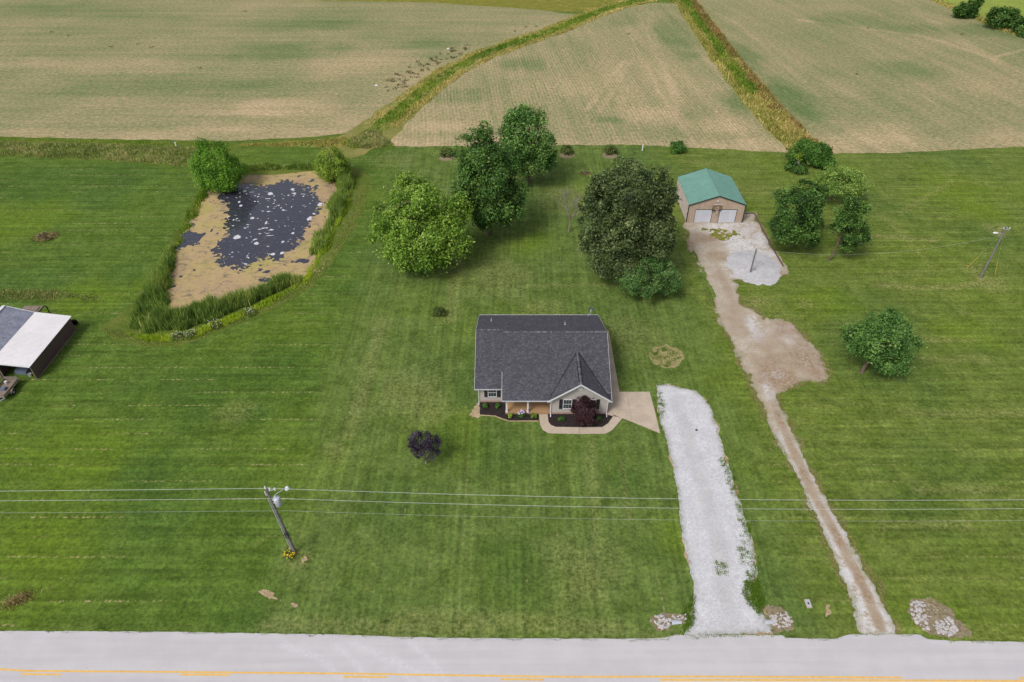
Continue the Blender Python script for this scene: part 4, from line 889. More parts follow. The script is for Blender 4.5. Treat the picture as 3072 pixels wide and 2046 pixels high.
bo.build('board_frame', M['white'], hoop)
MB().box(33.45, 35.05, BY0 - 0.30, BY0 - 0.06, 2.42, 2.52).bar((33.5, BY0 - 0.2, 2.45), (33.5, BY0 - 0.05, 2.9), 0.05, 0.05).build('bracket', M['greentrim'], hoop)
rp = [(34.25 + 0.23 * math.cos(t), BY0 - 0.62 + 0.23 * math.sin(t), 2.6) for t in np.linspace(0, 2 * math.pi, 17)]
MB().tube(rp, 0.022, 6, False).bar((34.25, BY0 - 0.39, 2.6), (34.25, BY0 - 0.3, 2.6), 0.1, 0.05).build('rim', M['rim'], hoop)
nt_ = MB()
for k in range(10):
    t0, t1 = 2 * math.pi * k / 10, 2 * math.pi * (k + 1.5) / 10
    for a, b in ((t0, t1), (t1, t0)): nt_.tube([(34.25 + 0.23 * math.cos(a), BY0 - 0.62 + 0.23 * math.sin(a), 2.59), (34.25 + 0.13 * math.cos(b), BY0 - 0.62 + 0.13 * math.sin(b), 2.15)], 0.012, 4, False)
nt_.build('net', M['white'], hoop)
# timber border of the gravel pad
tb = thing('timber_border', spot(2300, 720) + (0,), 'dark landscape timbers edging the gravel pad beside the barn', 'border')
for a, b in (((2236, 641), (2262, 641)), ((2263, 641), (2284, 682)), ((2284.5, 683), (2305, 722)), ((2305.5, 723), (2327, 761)), ((2327.5, 762), (2350, 800))):
    p, q = spot(*a), spot(*b); MB().bar(p + (0.08,), q + (0.08,), 0.16, 0.18).build('timber', M['timber'], tb)
# grey gravel mound
def mound():
    c = spot(2262, 800); n = 40; vs_, fs = [], []
    for i in range(n + 1):
        for j in range(n + 1):
            x, y = (i / n - .5) * 9.0, (j / n - .5) * 11.0; r = math.hypot(x / 4.2, y / 5.2)
            z = 0.55 * max(0, 1 - r) ** 1.15
            vs_.append((c[0] + x, c[1] + y, z if z > 0 else -0.02))
    V = np.array(vs_); V[:, 2] += np.where(V[:, 2] > 0, 0.07 * fbm(V[:, 0], V[:, 1], 0.8, 3, 91), 0)
    idx = np.arange((n + 1) ** 2).reshape(n + 1, n + 1)
    q = np.stack([idx[:-1, :-1], idx[1:, :-1], idx[1:, 1:], idx[:-1, 1:]], -1).reshape(-1, 4)
    ok = (V[q][:, :, 2] > -0.019).any(1); q = q[ok]
    me = arrays_mesh('gravel_mound', V, q.ravel(), np.arange(len(q)) * 4, attrs={'edge': ('POINT', np.ones(len(V)) * 3)}, smooth=True)
    tag(link('gravel_mound', me, M['pile']), 'low mound of light grey gravel beside the short pole', 'gravel pile')
mound()

# ------------------------------------------------------------------ brown shed with lean-to at the left
SX, SJ, SR, SY0, SY1 = -59.5, -64.0, -67.6, 63.2, 73.0
shed = thing('shed', (-64, 68, 0), 'brown metal shed with white and rusty grey roof at the left edge', 'shed')
m = MB(); rib_panel(m, (SX, SY0, 0.12), (0, 1, 0), (0, 0, 1), (1, 0, 0), SY1 - SY0, 2.12, 0.23, 0.022); m.build('side_wall', M['brownmetal'], shed)
m = MB().box(SX - 0.04, SX - 0.01, SY0, SY1, 0.1, 2.2); m.build('inner_wall', M['wood'], shed)
MB().box(SX - 0.05, SX + 0.06, SY0 - 0.04, SY1 + 0.02, 0.0, 0.12).build('sill_board', M['wood'], shed)
for nm, x0, z0_, x1, z1_, mt in (('roof_white', SX + 0.15, 2.26, SJ, 2.93, 'whiteroof'), ('roof_grey', SJ - 0.01, 2.95, SR, 4.03, 'rustroof'), ('roof_far', 2 * SR - SJ, 2.95, SR, 4.03, 'rustroof')):
    m = MB(); v = Vector((x1 - x0, 0, z1_ - z0_)); lv = v.length; v.normalize(); n = Vector((-v.z, 0, v.x)); n = n if n.z > 0 else -n
    if x0 > x1: rib_panel(m, (x0, SY0 - 0.3, z0_), (0, 1, 0), v, n, SY1 - SY0 + 0.5, lv, 0.23, 0.02)
    else: rib_panel(m, (x0, SY1 + 0.2, z0_), (0, -1, 0), v, n, SY1 - SY0 + 0.5, lv, 0.23, 0.02)
    m.build('roof_panel', M[mt], shed)
rt = MB().bar((SX + 0.13, SY1 + 0.21, 2.25), (SJ, SY1 + 0.21, 2.92), 0.06, 0.14); rt.build('rake_trim', M['white'], shed)
MB().bar((SJ, SY1 + 0.21, 2.94), (SR, SY1 + 0.21, 4.03), 0.06, 0.14).build('rake_trim', M['white'], shed)
MB().bar((SR, SY0 - 0.3, 4.07), (SR, SY1 + 0.2, 4.07), 0.42, 0.05).build('ridge_cap', M['white'], shed)
MB().bar((SX + 0.13, SY0 - 0.31, 2.22), (SJ, SY0 - 0.31, 2.88), 0.05, 0.12).build('rake_trim', M['white'], shed)
for y in (SY0 + 0.02, SY1 - 0.1):
    MB().box(SX - 0.14, SX - 0.05, y - 0.06, y + 0.06, 0.0, 2.2).build('corner_post', M['white'] if y > 70 else M['wood'], shed)
m = MB(); rib_panel(m, (SJ + 0.05, SY0 + 0.2, 0.05), (0, 1, 0), (0, 0, 1), (1, 0, 0), SY1 - SY0 - 0.3, 2.8, 0.23, 0.02); m.build('inner_side_wall', M['brownmetal'], shed)
m = MB(); rib_gable(m, (2 * SR - SJ, SY0 + 0.2, 0.05), (1, 0, 0), (0, -1, 0), 2 * (SJ - SR), 2.85, 3.95, 0.23, 0.02); m.build('front_wall', M['wood'], shed)
m = MB(); rib_gable(m, (SJ, SY1 - 0.05, 0.05), (-1, 0, 0), (0, 1, 0), 2 * (SJ - SR), 2.85, 3.95, 0.23, 0.02); m.build('back_wall', M['brownmetal'], shed)
MB().box(SJ + 0.1, SX - 0.06, SY1 - 0.12, SY1 - 0.08, 0.1, 2.2).build('back_wall', M['brownmetal'], shed)
for x in (SJ + 0.12, SJ + 0.42): MB().box(x - 0.07, x + 0.07, SY0 - 0.05, SY0 + 0.08, 0.0, 2.75).build('door_post', M['wood'], shed)
MB().bar((SJ + 0.1, SY0 - 0.12, 2.78), (SJ + 1.3, SY0 - 0.12, 2.62), 0.05, 0.14).build('door_track', M['wood'], shed)
p = spot(76, 1113); tag(MB().add([(p[0] - 0.9, p[1] - .6, 0.5), (p[0] + 0.6, p[1] - .7, 0.42), (p[0] + 0.9, p[1] + 1.4, 0.9), (p[0] - 0.7, p[1] + 1.4, 1.0), (p[0] - 0.95, p[1] - .65, 0.02), (p[0] + 0.65, p[1] - .75, 0.02), (p[0] + .95, p[1] + 1.5, 0.02), (p[0] - .75, p[1] + 1.5, 0.02)],
     [(0, 1, 2, 3), (0, 4, 5, 1), (1, 5, 6, 2), (2, 6, 7, 3), (3, 7, 4, 0)]).build('tarp_cover', M['bluegrey']), 'grey tarp-covered load under the open shed roof', 'tarp')
p = spot(92, 1128); tag(MB().lathe((p[0], p[1], 0), [(0.16, 0), (0.2, 0.36), (0.21, 0.38), (0.18, 0.38), (0.15, 0.05), (0.001, 0.04)], 14).build('bucket', M['white'], None, True), 'white bucket beside the brown shed wall', 'bucket')
p = spot(222, 978); ty = MB().lathe((p[0] + 0.1, p[1] + 0.3, 0.45), [(0.24, -0.12), (0.42, -0.13), (0.46, -0.06), (0.46, 0.06), (0.42, 0.13), (0.24, 0.12), (0.24, -0.12)], 20, 'Y'); tag(ty.build('tyre', M['rubber'], None, True), 'black tyre leaning at the far corner of the brown shed', 'tyre')
p = spot(97, 930); tag(MB().box(p[0] - 1.4, p[0] + 1.2, p[1] - 0.9, p[1] + 0.8, 0.02, 0.16).box(p[0] - 1.0, p[0] + 0.9, p[1] - 0.5, p[1] + 0.5, 0.165, 0.26).build('board_stack', M['wood']), 'stack of pale boards on the grass behind the shed', 'boards')
p = spot(150, 940); hp = thing('hand_pump', p + (0,), 'dark iron hand pump standing behind the shed', 'pump')
MB().tube([p + (0,), p + (1.0,)], [0.09, 0.07]).lathe(p + (1.0,), [(0.1, 0), (0.12, 0.1), (0.1, 0.25), (0.001, 0.28)], 10).build('pump_body', M['darkwire'], hp)
MB().tube([(p[0], p[1], 1.15), (p[0] - 0.25, p[1], 1.4), (p[0] - 0.35, p[1] + .1, 1.0)], 0.03, 6).tube([(p[0], p[1], 1.05), (p[0] + 0.35, p[1], 0.95)], 0.04, 6).build('pump_handle', M['darkwire'], hp)

# trailer
tx, ty_ = -61.9, 60.7
trl = thing('utility_trailer', (tx, ty_, 0), 'weathered wooden utility trailer parked near the shed', 'trailer')
tw = 0.85
bd = MB()
for k in range(7): a = tx - tw + k * 0.245; MB().box(a, a + 0.235, ty_ - 1.5, ty_ + 1.55, 0.62, 0.67).build('plank', M['wood'], trl)
MB().box(tx - tw, tx + tw, ty_ - 1.5, ty_ - 1.42, 0.52, 0.615).box(tx - tw, tx + tw, ty_ + 1.45, ty_ + 1.53, 0.52, 0.615).box(tx - tw, tx - tw + 0.08, ty_ - 1.42, ty_ + 1.45, 0.52, 0.615).box(tx + tw - 0.08, tx + tw, ty_ - 1.42, ty_ + 1.45, 0.52, 0.615).build('frame', M['darkwire'], trl)
for sg in (-1, 1):
    MB().box(tx + sg * tw - 0.02, tx + sg * tw + 0.02, ty_ - 1.5, ty_ + 1.55, 0.72, 0.98).build('side_board', M['wood'], trl)
    wl = MB().lathe((tx + sg * (tw + 0.16), ty_ - 0.2, 0.33), [(0.18, -0.1), (0.3, -0.1), (0.33, -0.04), (0.33, 0.04), (0.3, 0.1), (0.18, 0.1), (0.18, -0.1)], 18, 'X').build('wheel', M['rubber'], trl, True)
    MB().lathe((tx + sg * (tw + 0.16), ty_ - 0.2, 0.33), [(0.001, -0.05), (0.18, -0.06), (0.18, 0.06), (0.001, 0.05)], 14, 'X').build('rim', M['galv'], wl)
    fa = [(tx + sg * (tw + 0.16), ty_ - 0.2 + 0.42 * math.cos(t), 0.36 + 0.42 * math.sin(t)) for t in np.linspace(0.15, math.pi - 0.15, 8)]
    fm = MB()
    for a, b in zip(fa[:-1], fa[1:]): fm.add([(a[0] - .14, a[1], a[2]), (a[0] + .14, a[1], a[2]), (b[0] + .14, b[1], b[2]), (b[0] - .14, b[1], b[2])], [(0, 1, 2, 3)])
    fm.build('fender', M['wood'], trl)
MB().box(tx - tw, tx + tw, ty_ + 1.56, ty_ + 1.6, 0.62, 1.25).build('tailgate', M['wood'], trl)
MB().bar((tx - tw, ty_ - 1.5, 0.55), (tx, ty_ - 2.6, 0.5), 0.07, 0.07).bar((tx + tw, ty_ - 1.5, 0.55), (tx, ty_ - 2.6, 0.5), 0.07, 0.07).build('tow_bar', M['galv'], trl)
tag(MB().lathe((tx - 0.35, ty_ + 1.0, 0.67), [(0.14, 0), (0.17, 0.32), (0.14, 0.33), (0.001, 0.3)], 12).build('pail', M['white'], None, True), 'white pail standing in the trailer bed', 'pail')
tag(MB().box(tx - 0.3, tx + 0.25, ty_ - 0.35, ty_ + 0.2, 0.67, 0.9).box(tx - .2, tx + .15, ty_ - .25, ty_ + .1, .905, .97).build('tool_box', M['bluegrey']), 'blue-grey tool box in the middle of the trailer', 'tool box')
tag(MB().lathe((tx - 0.5, ty_ - 1.15, 0.67), [(0.16, 0), (0.18, 0.1), (0.18, 0.3), (0.08, 0.36), (0.05, 0.42), (0.001, 0.42)], 12).build('fuel_can', M['red'], None, True), 'red fuel can at the near end of the trailer', 'fuel can')

# ------------------------------------------------------------------ poles and wires
def pole_body(t, x, y, h, r0=0.17, r1=0.11, tilt=(0, 0)):
    n = 10; path = [(x + tilt[0] * k / n, y + tilt[1] * k / n, h * k / n) for k in range(n + 1)]
    return MB().tube(path, [r0 + (r1 - r0) * k / n for k in range(n + 1)], 12).build('pole', M['pole'], t, True)
ux, uy = spot(885, 1657); UH = 9.75
up = thing('utility_pole', (ux, uy, 0), 'grey wooden utility pole with white transformer near the road', 'utility pole')
pole_body(up, ux, uy, UH)
tfm = MB().lathe((ux + 0.62, uy - 0.1, 7.55), [(0.28, 0), (0.31, 0.04), (0.31, 0.92), (0.29, 0.96), (0.20, 1.02), (0.001, 1.05)], 18).build('transformer', M['galv'], up, True)
MB().tube([(ux + 0.55, uy - 0.1, 8.55), (ux + 0.55, uy - 0.1, 8.85)], [0.06, 0.04], 8).build('bushing', M['lampglass'], tfm)
for zb in (8.2, 7.8): MB().bar((ux, uy, zb), (ux + 0.35, uy - 0.08, zb), 0.08, 0.1).build('bracket', M['galv'], up)
la = MB().tube([(ux, uy, 8.2), (ux + 0.5, uy + 0.35, 8.55), (ux + 1.1, uy + 0.75, 8.7)], 0.035, 8).build('lamp_arm', M['galv'], up)
MB().lathe((ux + 1.35, uy + 0.9, 8.62), [(0.001, 0.14), (0.14, 0.12), (0.2, 0.02), (0.24, -0.08), (0.22, -0.08), (0.001, -0.1)], 14).build('lamp_head', M['lampglass'], la, True)
MB().bar((ux - 0.05, uy, UH - 0.35), (ux + 0.75, uy + 0.1, UH - 0.25), 0.06, 0.06).build('bracket_arm', M['galv'], up)
for dx, z in ((0.3, UH + 0.05), (0.75, UH + 0.0), (-0.02, UH)):
    MB().lathe((ux + dx, uy + (0.05 if dx > 0 else 0), z - 0.3 if dx > 0 else z), [(0.03, 0), (0.08, 0.04), (0.05, 0.1), (0.09, 0.14), (0.05, 0.2), (0.07, 0.26), (0.03, 0.34)], 10).build('insulator', M['lampglass'], up)
MB().lathe((ux - 0.17, uy - 0.06, 8.9), [(0.06, 0), (0.07, 0.1), (0.06, 0.5), (0.02, 0.6)], 8).build('fuse_cutout', M['lampglass'], up)
MB().tube([(ux - 0.2, uy - 0.05, 8.4), (ux - 0.22, uy - 0.05, 4.0), (ux - 0.24, uy - 0.08, 0.0)], 0.035, 6).build('conduit', M['galv'], up)
co = [(ux + 0.22 + 0.2 * math.cos(t), uy - 0.16 - 0.012 * k, 3.4 + 0.26 * math.sin(t)) for k, t in enumerate(np.linspace(0, 6 * math.pi, 40))]
MB().tube(co, 0.03, 6, False).build('cable_coil', M['darkwire'], up)
LEAN = math.tan(math.radians(3.6))
def catenary(name, label, pts, r, mat, n=14):
    """smooth wire through surveyed (x, y, z) points"""
    P = np.array(pts); xs = np.linspace(P[0, 0], P[-1, 0], n * (len(pts) - 1) + 1)
    cz = np.polyfit(P[:, 0], P[:, 2], min(2, len(pts) - 1)); cy = np.polyfit(P[:, 0], P[:, 1], 1)
    return tag(MB().tube([(x, np.polyval(cy, x), np.polyval(cz, x)) for x in xs], r, 5).build(name, M[mat]), label, 'wire', 'wires along the road')
for nm, dz, r, lab in (('', 0.0, 0.015, 'topmost'), ('', -1.28, 0.014, 'middle'), ('', -3.05, 0.0065, 'lowest and thinnest')):
    zl_ = UH + 0.02 + dz; dy = 0.02 if dz == 0 else -0.15
    a = catenary('power_line', f'{lab} overhead wire along the road, span left of the utility pole', [(-75, uy, zl_ - 0.75 + 0.1), (-45.3, uy, zl_ - 0.38), (ux - LEAN * zl_, uy + dy, zl_)], r, 'wire')
    b = catenary('power_line', f'{lab} overhead wire along the road, span right of the utility pole', [(ux - LEAN * zl_, uy + dy, zl_), (0, uy, zl_ - 1.05 + 0.1), (28.9, uy, zl_ - 1.72), (75, uy, zl_ - 0.75)], r, 'wire')
ux2, uy2 = spot(2940, 834)
u2 = thing('utility_pole', (ux2, uy2, 0), 'tall grey pole with lamp and yellow guy guards far right', 'utility pole')
pole_body(u2, ux2, uy2, 8.7, 0.16, 0.10)
MB().bar((ux2 - 0.35, uy2, 8.45), (ux2 + 0.55, uy2, 8.35), 0.07, 0.08).build('bracket_arm', M['galv'], u2)
for dx in (-0.35, 0.1, 0.55): MB().lathe((ux2 + dx, uy2, 8.45), [(0.04, 0), (0.08, 0.06), (0.05, 0.12), (0.08, 0.18), (0.03, 0.28)], 8).build('insulator', M['lampglass'], u2)
la2 = MB().tube([(ux2, uy2, 7.55), (ux2 - 0.5, uy2, 7.8), (ux2 - 0.75, uy2, 7.8)], 0.035, 8).build('lamp_arm', M['galv'], u2)
lh = MB().lathe((0, 0, 0), [(0.001, -0.45), (0.13, -0.38), (0.2, -0.15), (0.18, 0.15), (0.08, 0.35), (0.001, 0.36)], 12, 'X'); lh.v = [(v[0] + ux2 - 1.1, v[1] + uy2, v[2] * 0.6 + 7.8) for v in lh.v]
lh.build('lamp_head', M['lampglass'], la2, True)
for (bx, by), (hx, hy) in ((spot(2903, 801), (2937, 769)), (spot(2985, 822), (2996, 784))):
    gx, gy = bx, by; top = Vector((ux2, uy2, 7.9)); b0 = Vector((gx, gy, 0)); e = b0 + (top - b0).normalized() * 2.6
    gw = MB().tube([b0, top], 0.008, 4).build('guy_wire', M['wire'], u2)
    MB().tube([b0, e], 0.05, 8).build('guy_guard', M['yellow'], gw)
sx_, sy_ = spot(2250, 820)
u3 = thing('meter_pole', (sx_, sy_, 0), 'short grey pole with meter box standing in the gravel', 'pole')
pole_body(u3, sx_, sy_, 4.35, 0.13, 0.10, (0.0, 0.0))
MB().box(sx_ + 0.08, sx_ + 0.38, sy_ - 0.22, sy_ - 0.08, 1.25, 1.75).lathe((sx_ + 0.23, sy_ - 0.22, 1.55), [(0.12, 0), (0.12, -0.08), (0.001, -0.1)], 10, 'Y').build('meter_box', M['galv'], u3)
MB().tube([(sx_ + 0.15, sy_ - 0.13, 1.75), (sx_ + 0.12, sy_ - 0.12, 4.2)], 0.03, 6).build('conduit', M['galv'], u3)
up.rotation_euler = (0, math.radians(-3.6), 0)
tag(MB().tube([(sx_ + (ux2 - sx_) * t, sy_ + (uy2 - sy_) * t, 4.3 + (7.4 - 4.3) * t - 2.6 * 4 * t * (1 - t) * 0.75) for t in np.linspace(0, 1, 24)], 0.007, 5).build('service_wire', M['wire']), 'thin service wire from the short meter pole to the tall right pole', 'wire')

# ------------------------------------------------------------------ small things by the road
p = spot(2424, 1812); ub = thing('utility_box', p + (0,), 'small pale utility cover flush in the grass near the road', 'utility box')
MB().box(p[0] - 0.24, p[0] + 0.24, p[1] - 0.42, p[1] + 0.42, 0.0, 0.10).build('rim', M['concrete'], ub)
MB().box(p[0] - 0.19, p[0] + 0.19, p[1] - 0.36, p[1] + 0.36, 0.101, 0.125).build('lid', M['galv'], ub)
MB().box(p[0] - 0.07, p[0] + 0.07, p[1] - 0.1, p[1] + 0.1, 0.126, 0.14).build('handle', M['darkwire'], ub)
STONES = []
def stone_mesh(seed):
    rr = random.Random(seed); me = bpy.data.meshes.new('stone'); t = (1 + 5 ** .5) / 2
    v = [(-1, t, 0), (1, t, 0), (-1, -t, 0), (1, -t, 0), (0, -1, t), (0, 1, t), (0, -1, -t), (0, 1, -t), (t, 0, -1), (t, 0, 1), (-t, 0, -1), (-t, 0, 1)]
    f = [(0, 11, 5), (0, 5, 1), (0, 1, 7), (0, 7, 10), (0, 10, 11), (1, 5, 9), (5, 11, 4), (11, 10, 2), (10, 7, 6), (7, 1, 8), (3, 9, 4), (3, 4, 2), (3, 2, 6), (3, 6, 8), (3, 8, 9), (4, 9, 5), (2, 4, 11), (6, 2, 10), (8, 6, 7), (9, 8, 1)]
    me.from_pydata([tuple(Vector(a).normalized() * rr.uniform(0.38, 0.56)) for a in v], [], f); me.materials.append(M['stone']); me.update(); return me
for k in range(7): STONES.append(stone_mesh(k))
def rock_bed(name, label, bed, zones, seed):
    rng = np.random.default_rng(seed); c = np.mean(bed, axis=0)
    t = thing(name, (c[0], c[1], 0), label, 'rock pile')
    b = sheet('soil_bed', lambda X, Y: sd_poly(X, Y, bed) + 0.40 * fbm(X, Y, 0.9, 4, seed) + 0.25 * fbm(X, Y, 0.3, 2, seed + 3), 0.10, 0.009, M['straw'], bounds(bed), t)
    for z, n, s0, s1 in zones:
        for x, y in scatter(rng, z, n, 0.15):
            s = rng.uniform(s0, s1); o = bpy.data.objects.new('stone', STONES[rng.integers(7)]); COL.objects.link(o); o.parent = t
            o.location = (x - c[0], y - c[1], s * 0.22); o.scale = (s * rng.uniform(.8, 1.3), s * rng.uniform(.8, 1.2), s * rng.uniform(.55, .85)); o.rotation_euler = (rng.uniform(-.3, .3), rng.uniform(-.3, .3), rng.uniform(0, 6.3))
R9 = lambda *pts: [spot(2048 + x * 0.435, 1364 + y * 0.435) for x, y in pts]
rock_bed('rock_pile', 'large oval rock bed with two stone clusters right of the gravel track', R9((1555, 1060), (1580, 1010), (1650, 990), (1790, 1020), (1850, 1070), (1920, 1150), (1985, 1240), (1940, 1262), (1800, 1262), (1680, 1220), (1590, 1160)),
   [(R9((1560, 1060), (1590, 1015), (1665, 1010), (1675, 1080), (1700, 1190), (1680, 1215), (1600, 1150)), 90, 0.14, 0.36), (R9((1740, 1160), (1840, 1120), (1890, 1180), (1900, 1230), (1840, 1250), (1760, 1235)), 80, 0.16, 0.42), (R9((1600, 1030), (1800, 1050), (1900, 1240), (1700, 1220)), 22, 0.1, 0.2)], 5)
rock_bed('rock_pile', 'stones at the driveway mouth on its right side beside the road', R9((560, 1040), (640, 1045), (700, 1065), (770, 1150), (775, 1215), (610, 1222), (590, 1150)), [(R9((600, 1110), (700, 1080), (750, 1130), (740, 1190), (640, 1200)), 70, 0.12, 0.32)], 6)
rock_bed('rock_pile', 'stones around the culvert end left of the driveway mouth', [spot(1024 + x * .435, 1364 + y * .435) for x, y in ((2120, 1140), (2150, 1105), (2220, 1098), (2350, 1095), (2400, 1120), (2390, 1150), (2290, 1170), (2260, 1205), (2190, 1212), (2135, 1180))],
   [([spot(1024 + x * .435, 1364 + y * .435) for x, y in ((2160, 1120), (2210, 1100), (2270, 1130), (2270, 1190), (2200, 1210), (2160, 1160))], 60, 0.12, 0.34), ([spot(1024 + x * .435, 1364 + y * .435) for x, y in ((2280, 1100), (2390, 1100), (2380, 1140), (2280, 1140))], 25, 0.1, 0.24)], 7)
for (px, py, dx, lab) in ((2014, 1867, 1, 'pale culvert pipe end among the stones left of the driveway'), (2322, 1866, -1, 'pale culvert pipe end among the stones right of the driveway')):
    x, y = spot(px, py); cv = thing('culvert_pipe', (x, y, 0), lab, 'culvert')
    mm = MB()
    for r0 in (0.30,):
        arc = [(r0 * math.cos(t), r0 * math.sin(t)) for t in np.linspace(0, math.pi, 9)]
        vs_ = [(x + k * dx * 0.9, y + a * (0.8 if k == 0 else 0.55), max(0.0, b * (0.30 if k == 0 else 0.40)) + 0.02) for k in (0, 1) for a, b in arc]
        mm.add(vs_, [(i, i + 1, 10 + i, 9 + i) for i in range(8)])
    mm.build('pipe_flare', M['galv'], cv); MB().box(x - 0.05 * dx - 0.02, x - 0.05 * dx + 0.02, y - 0.2, y + 0.2, 0.012, 0.08).build('opening', M['black'], cv)
for (px, py, h, lab) in ((530, 442, 1.0, 'white marker pipe standing in the weedy band left of the pond'), (1927, 452, 1.1, 'white marker post at the back corner of the property')):
    x, y = spot(px, py); mp = MB().tube([(x, y, 0), (x, y, h)], 0.14, 8).lathe((x, y, h), [(0.16, 0), (0.16, 0.08), (0.001, 0.12)], 8); tag(mp.build('marker_post', M['white']), lab, 'post')
for (px, py, s, lab) in ((2089, 1292, 0.35, 'small dark rock lying on the white driveway'),):
    o = bpy.data.objects.new('rock', STONES[2].copy()); o.data.materials.clear(); o.data.materials.append(M['timber']); COL.objects.link(o); x, y = spot(px, py); o.location = (x, y, 0.1); o.scale = (s, s, s * .7); tag(o, lab, 'rock')
for (px, py, s, lab) in ((1130, 258, 1.0, 'nearer of two white objects lying in the left field'), (1345, 148, 1.0, 'farther of two white objects lying in the left field')):
    o = bpy.data.objects.new('white_rock', STONES[4].copy()); o.data.materials.clear(); o.data.materials.append(M['white']); COL.objects.link(o); x, y = spot(px, py); o.location = (x, y, 0.15); o.scale = (s, s * .7, s * .6); tag(o, lab, 'rock')

# ------------------------------------------------------------------ vegetation
M['bark'] = plain('tree_bark', C(120, 104, 92), 0.9, 0.1, 0.25, 3, bump=0.6)
M['greybark'] = plain('grey_bark', C(158, 148, 138), 0.9, 0.1, 0.2, 3, bump=0.5)
def unit(a): return a / (np.linalg.norm(a, axis=-1, keepdims=True) + 1e-9)
def leaf_mesh(name, P, N, L, Wd, tint, rng, parent):
    """one rhombic, slightly folded leaf (two triangles) per point"""
    n = len(P); r = unit(rng.normal(size=(n, 3))); t = unit(np.cross(N, r)); b = np.cross(N, t)
    L = np.broadcast_to(np.asarray(L, float), (n,))[:, None] / 2; Wd = np.broadcast_to(np.asarray(Wd, float), (n,))[:, None] / 2
    V = np.stack([P - t * L, P + b * Wd + N * Wd * 0.5, P + t * L, P - b * Wd + N * Wd * 0.5], 1).reshape(-1, 3)
    k = np.arange(n) * 4; tri = np.stack([k, k + 1, k + 2, k, k + 2, k + 3], -1).reshape(-1)
    return arrays_mesh(name, V, tri, np.arange(2 * n) * 3, parent, {'tint': ('FACE', np.repeat(tint, 2))})
def lobed(ells, seed, k=6, f=(0.26, 0.42)):
    """break each ellipsoid up into uneven lobes standing out of it"""
    rng = np.random.default_rng(seed + 500); out = []
    for e in ells:
        e = np.array(e, float); out.append(tuple(np.concatenate([e[:3], e[3:] * 0.93])))
        for j in range(k):
            d = unit(rng.normal(size=3) + np.array([0, 0, 0.25])); q = rng.uniform(*f); out.append(tuple(np.concatenate([e[:3] + d * e[3:] * rng.uniform(0.72, 0.92), e[3:] * q * np.array([1, 1, rng.uniform(0.6, 0.95)])])))
    return out
def crown(name, ells, ncl, nleaf, leaf, mat, parent, seed, csize=0.9, fill=0.55, flat=0.55, tintv=(0.5, 0.28), droop=0.0, bump=0.16, lobes=True):
    """leaf clumps spread through the outer volume of a union of ellipsoids"""
    rng = np.random.default_rng(seed); ells = lobed(ells, seed) if lobes else ells; E_ = np.array(ells, float); vol = np.cbrt(E_[:, 3] * E_[:, 4] * E_[:, 5]) ** 2; ch = rng.choice(len(E_), ncl * 3, p=vol / vol.sum())
    d = unit(rng.normal(size=(ncl * 3, 3))); R = E_[ch, 3:]
    ph = rng.uniform(0, 6.28, 6); bm = 1 + bump * (np.sin(4 * d[:, 0] + ph[0] + 3 * d[:, 2]) * 0.5 + np.sin(5 * d[:, 1] + ph[1] - 4 * d[:, 2]) * 0.5 + 0.6 * np.sin(7 * d[:, 2] + ph[2] + 6 * d[:, 0]))
    rad = (fill + (1 - fill) * rng.random(ncl * 3) ** 0.45) * bm
    c = E_[ch, :3] + d * R * rad[:, None]
    inside = np.zeros(ncl * 3)
    for k in range(len(E_)):
        q = (((c - E_[k, :3]) / E_[k, 3:]) ** 2).sum(1); inside += np.where((ch != k) & (q < 0.40), 1, 0)
    ok = (inside == 0) & (c[:, 2] > 0.25); c, d, R = c[ok][:ncl], d[ok][:ncl], R[ok][:ncl]; m = len(c)
    nrm = unit(d / R + np.array([0, 0, 0.06]))
    cs = csize * rng.uniform(0.65, 1.3, m); ct = rng.normal(0, tintv[1] * 0.8, m)
    cnt = np.maximum(6, (nleaf * rng.uniform(0.6, 1.4, m)).astype(int)); id_ = np.repeat(np.arange(m), cnt); n = len(id_)
    o = rng.normal(size=(n, 3)) * 0.5; al = (o * nrm[id_]).sum(1)
    o = o - nrm[id_] * (al * (1 - flat))[:, None]; tang = np.linalg.norm(o, axis=1)
    P = c[id_] + o * cs[id_][:, None] - nrm[id_] * (0.30 * tang ** 2 * cs[id_])[:, None]
    P[:, 2] -= droop * rng.random(n) ** 2 * cs[id_]
    keep = P[:, 2] > 0.06; P = P[keep]; id_ = id_[keep]; n = len(P)
    N = unit(nrm[id_] * 0.55 + np.array([0, 0, 0.45]) + rng.normal(size=(n, 3)) * 0.42)
    L = leaf * rng.uniform(0.5, 1.55, n)
    tint = np.clip(tintv[0] + ct[id_] + rng.normal(0, tintv[1] * 0.6, n), 0, 1)
    return link(name, leaf_mesh(name, P, N, L, L * rng.uniform(0.5, 0.75, n), tint, rng, parent), mat, parent), c
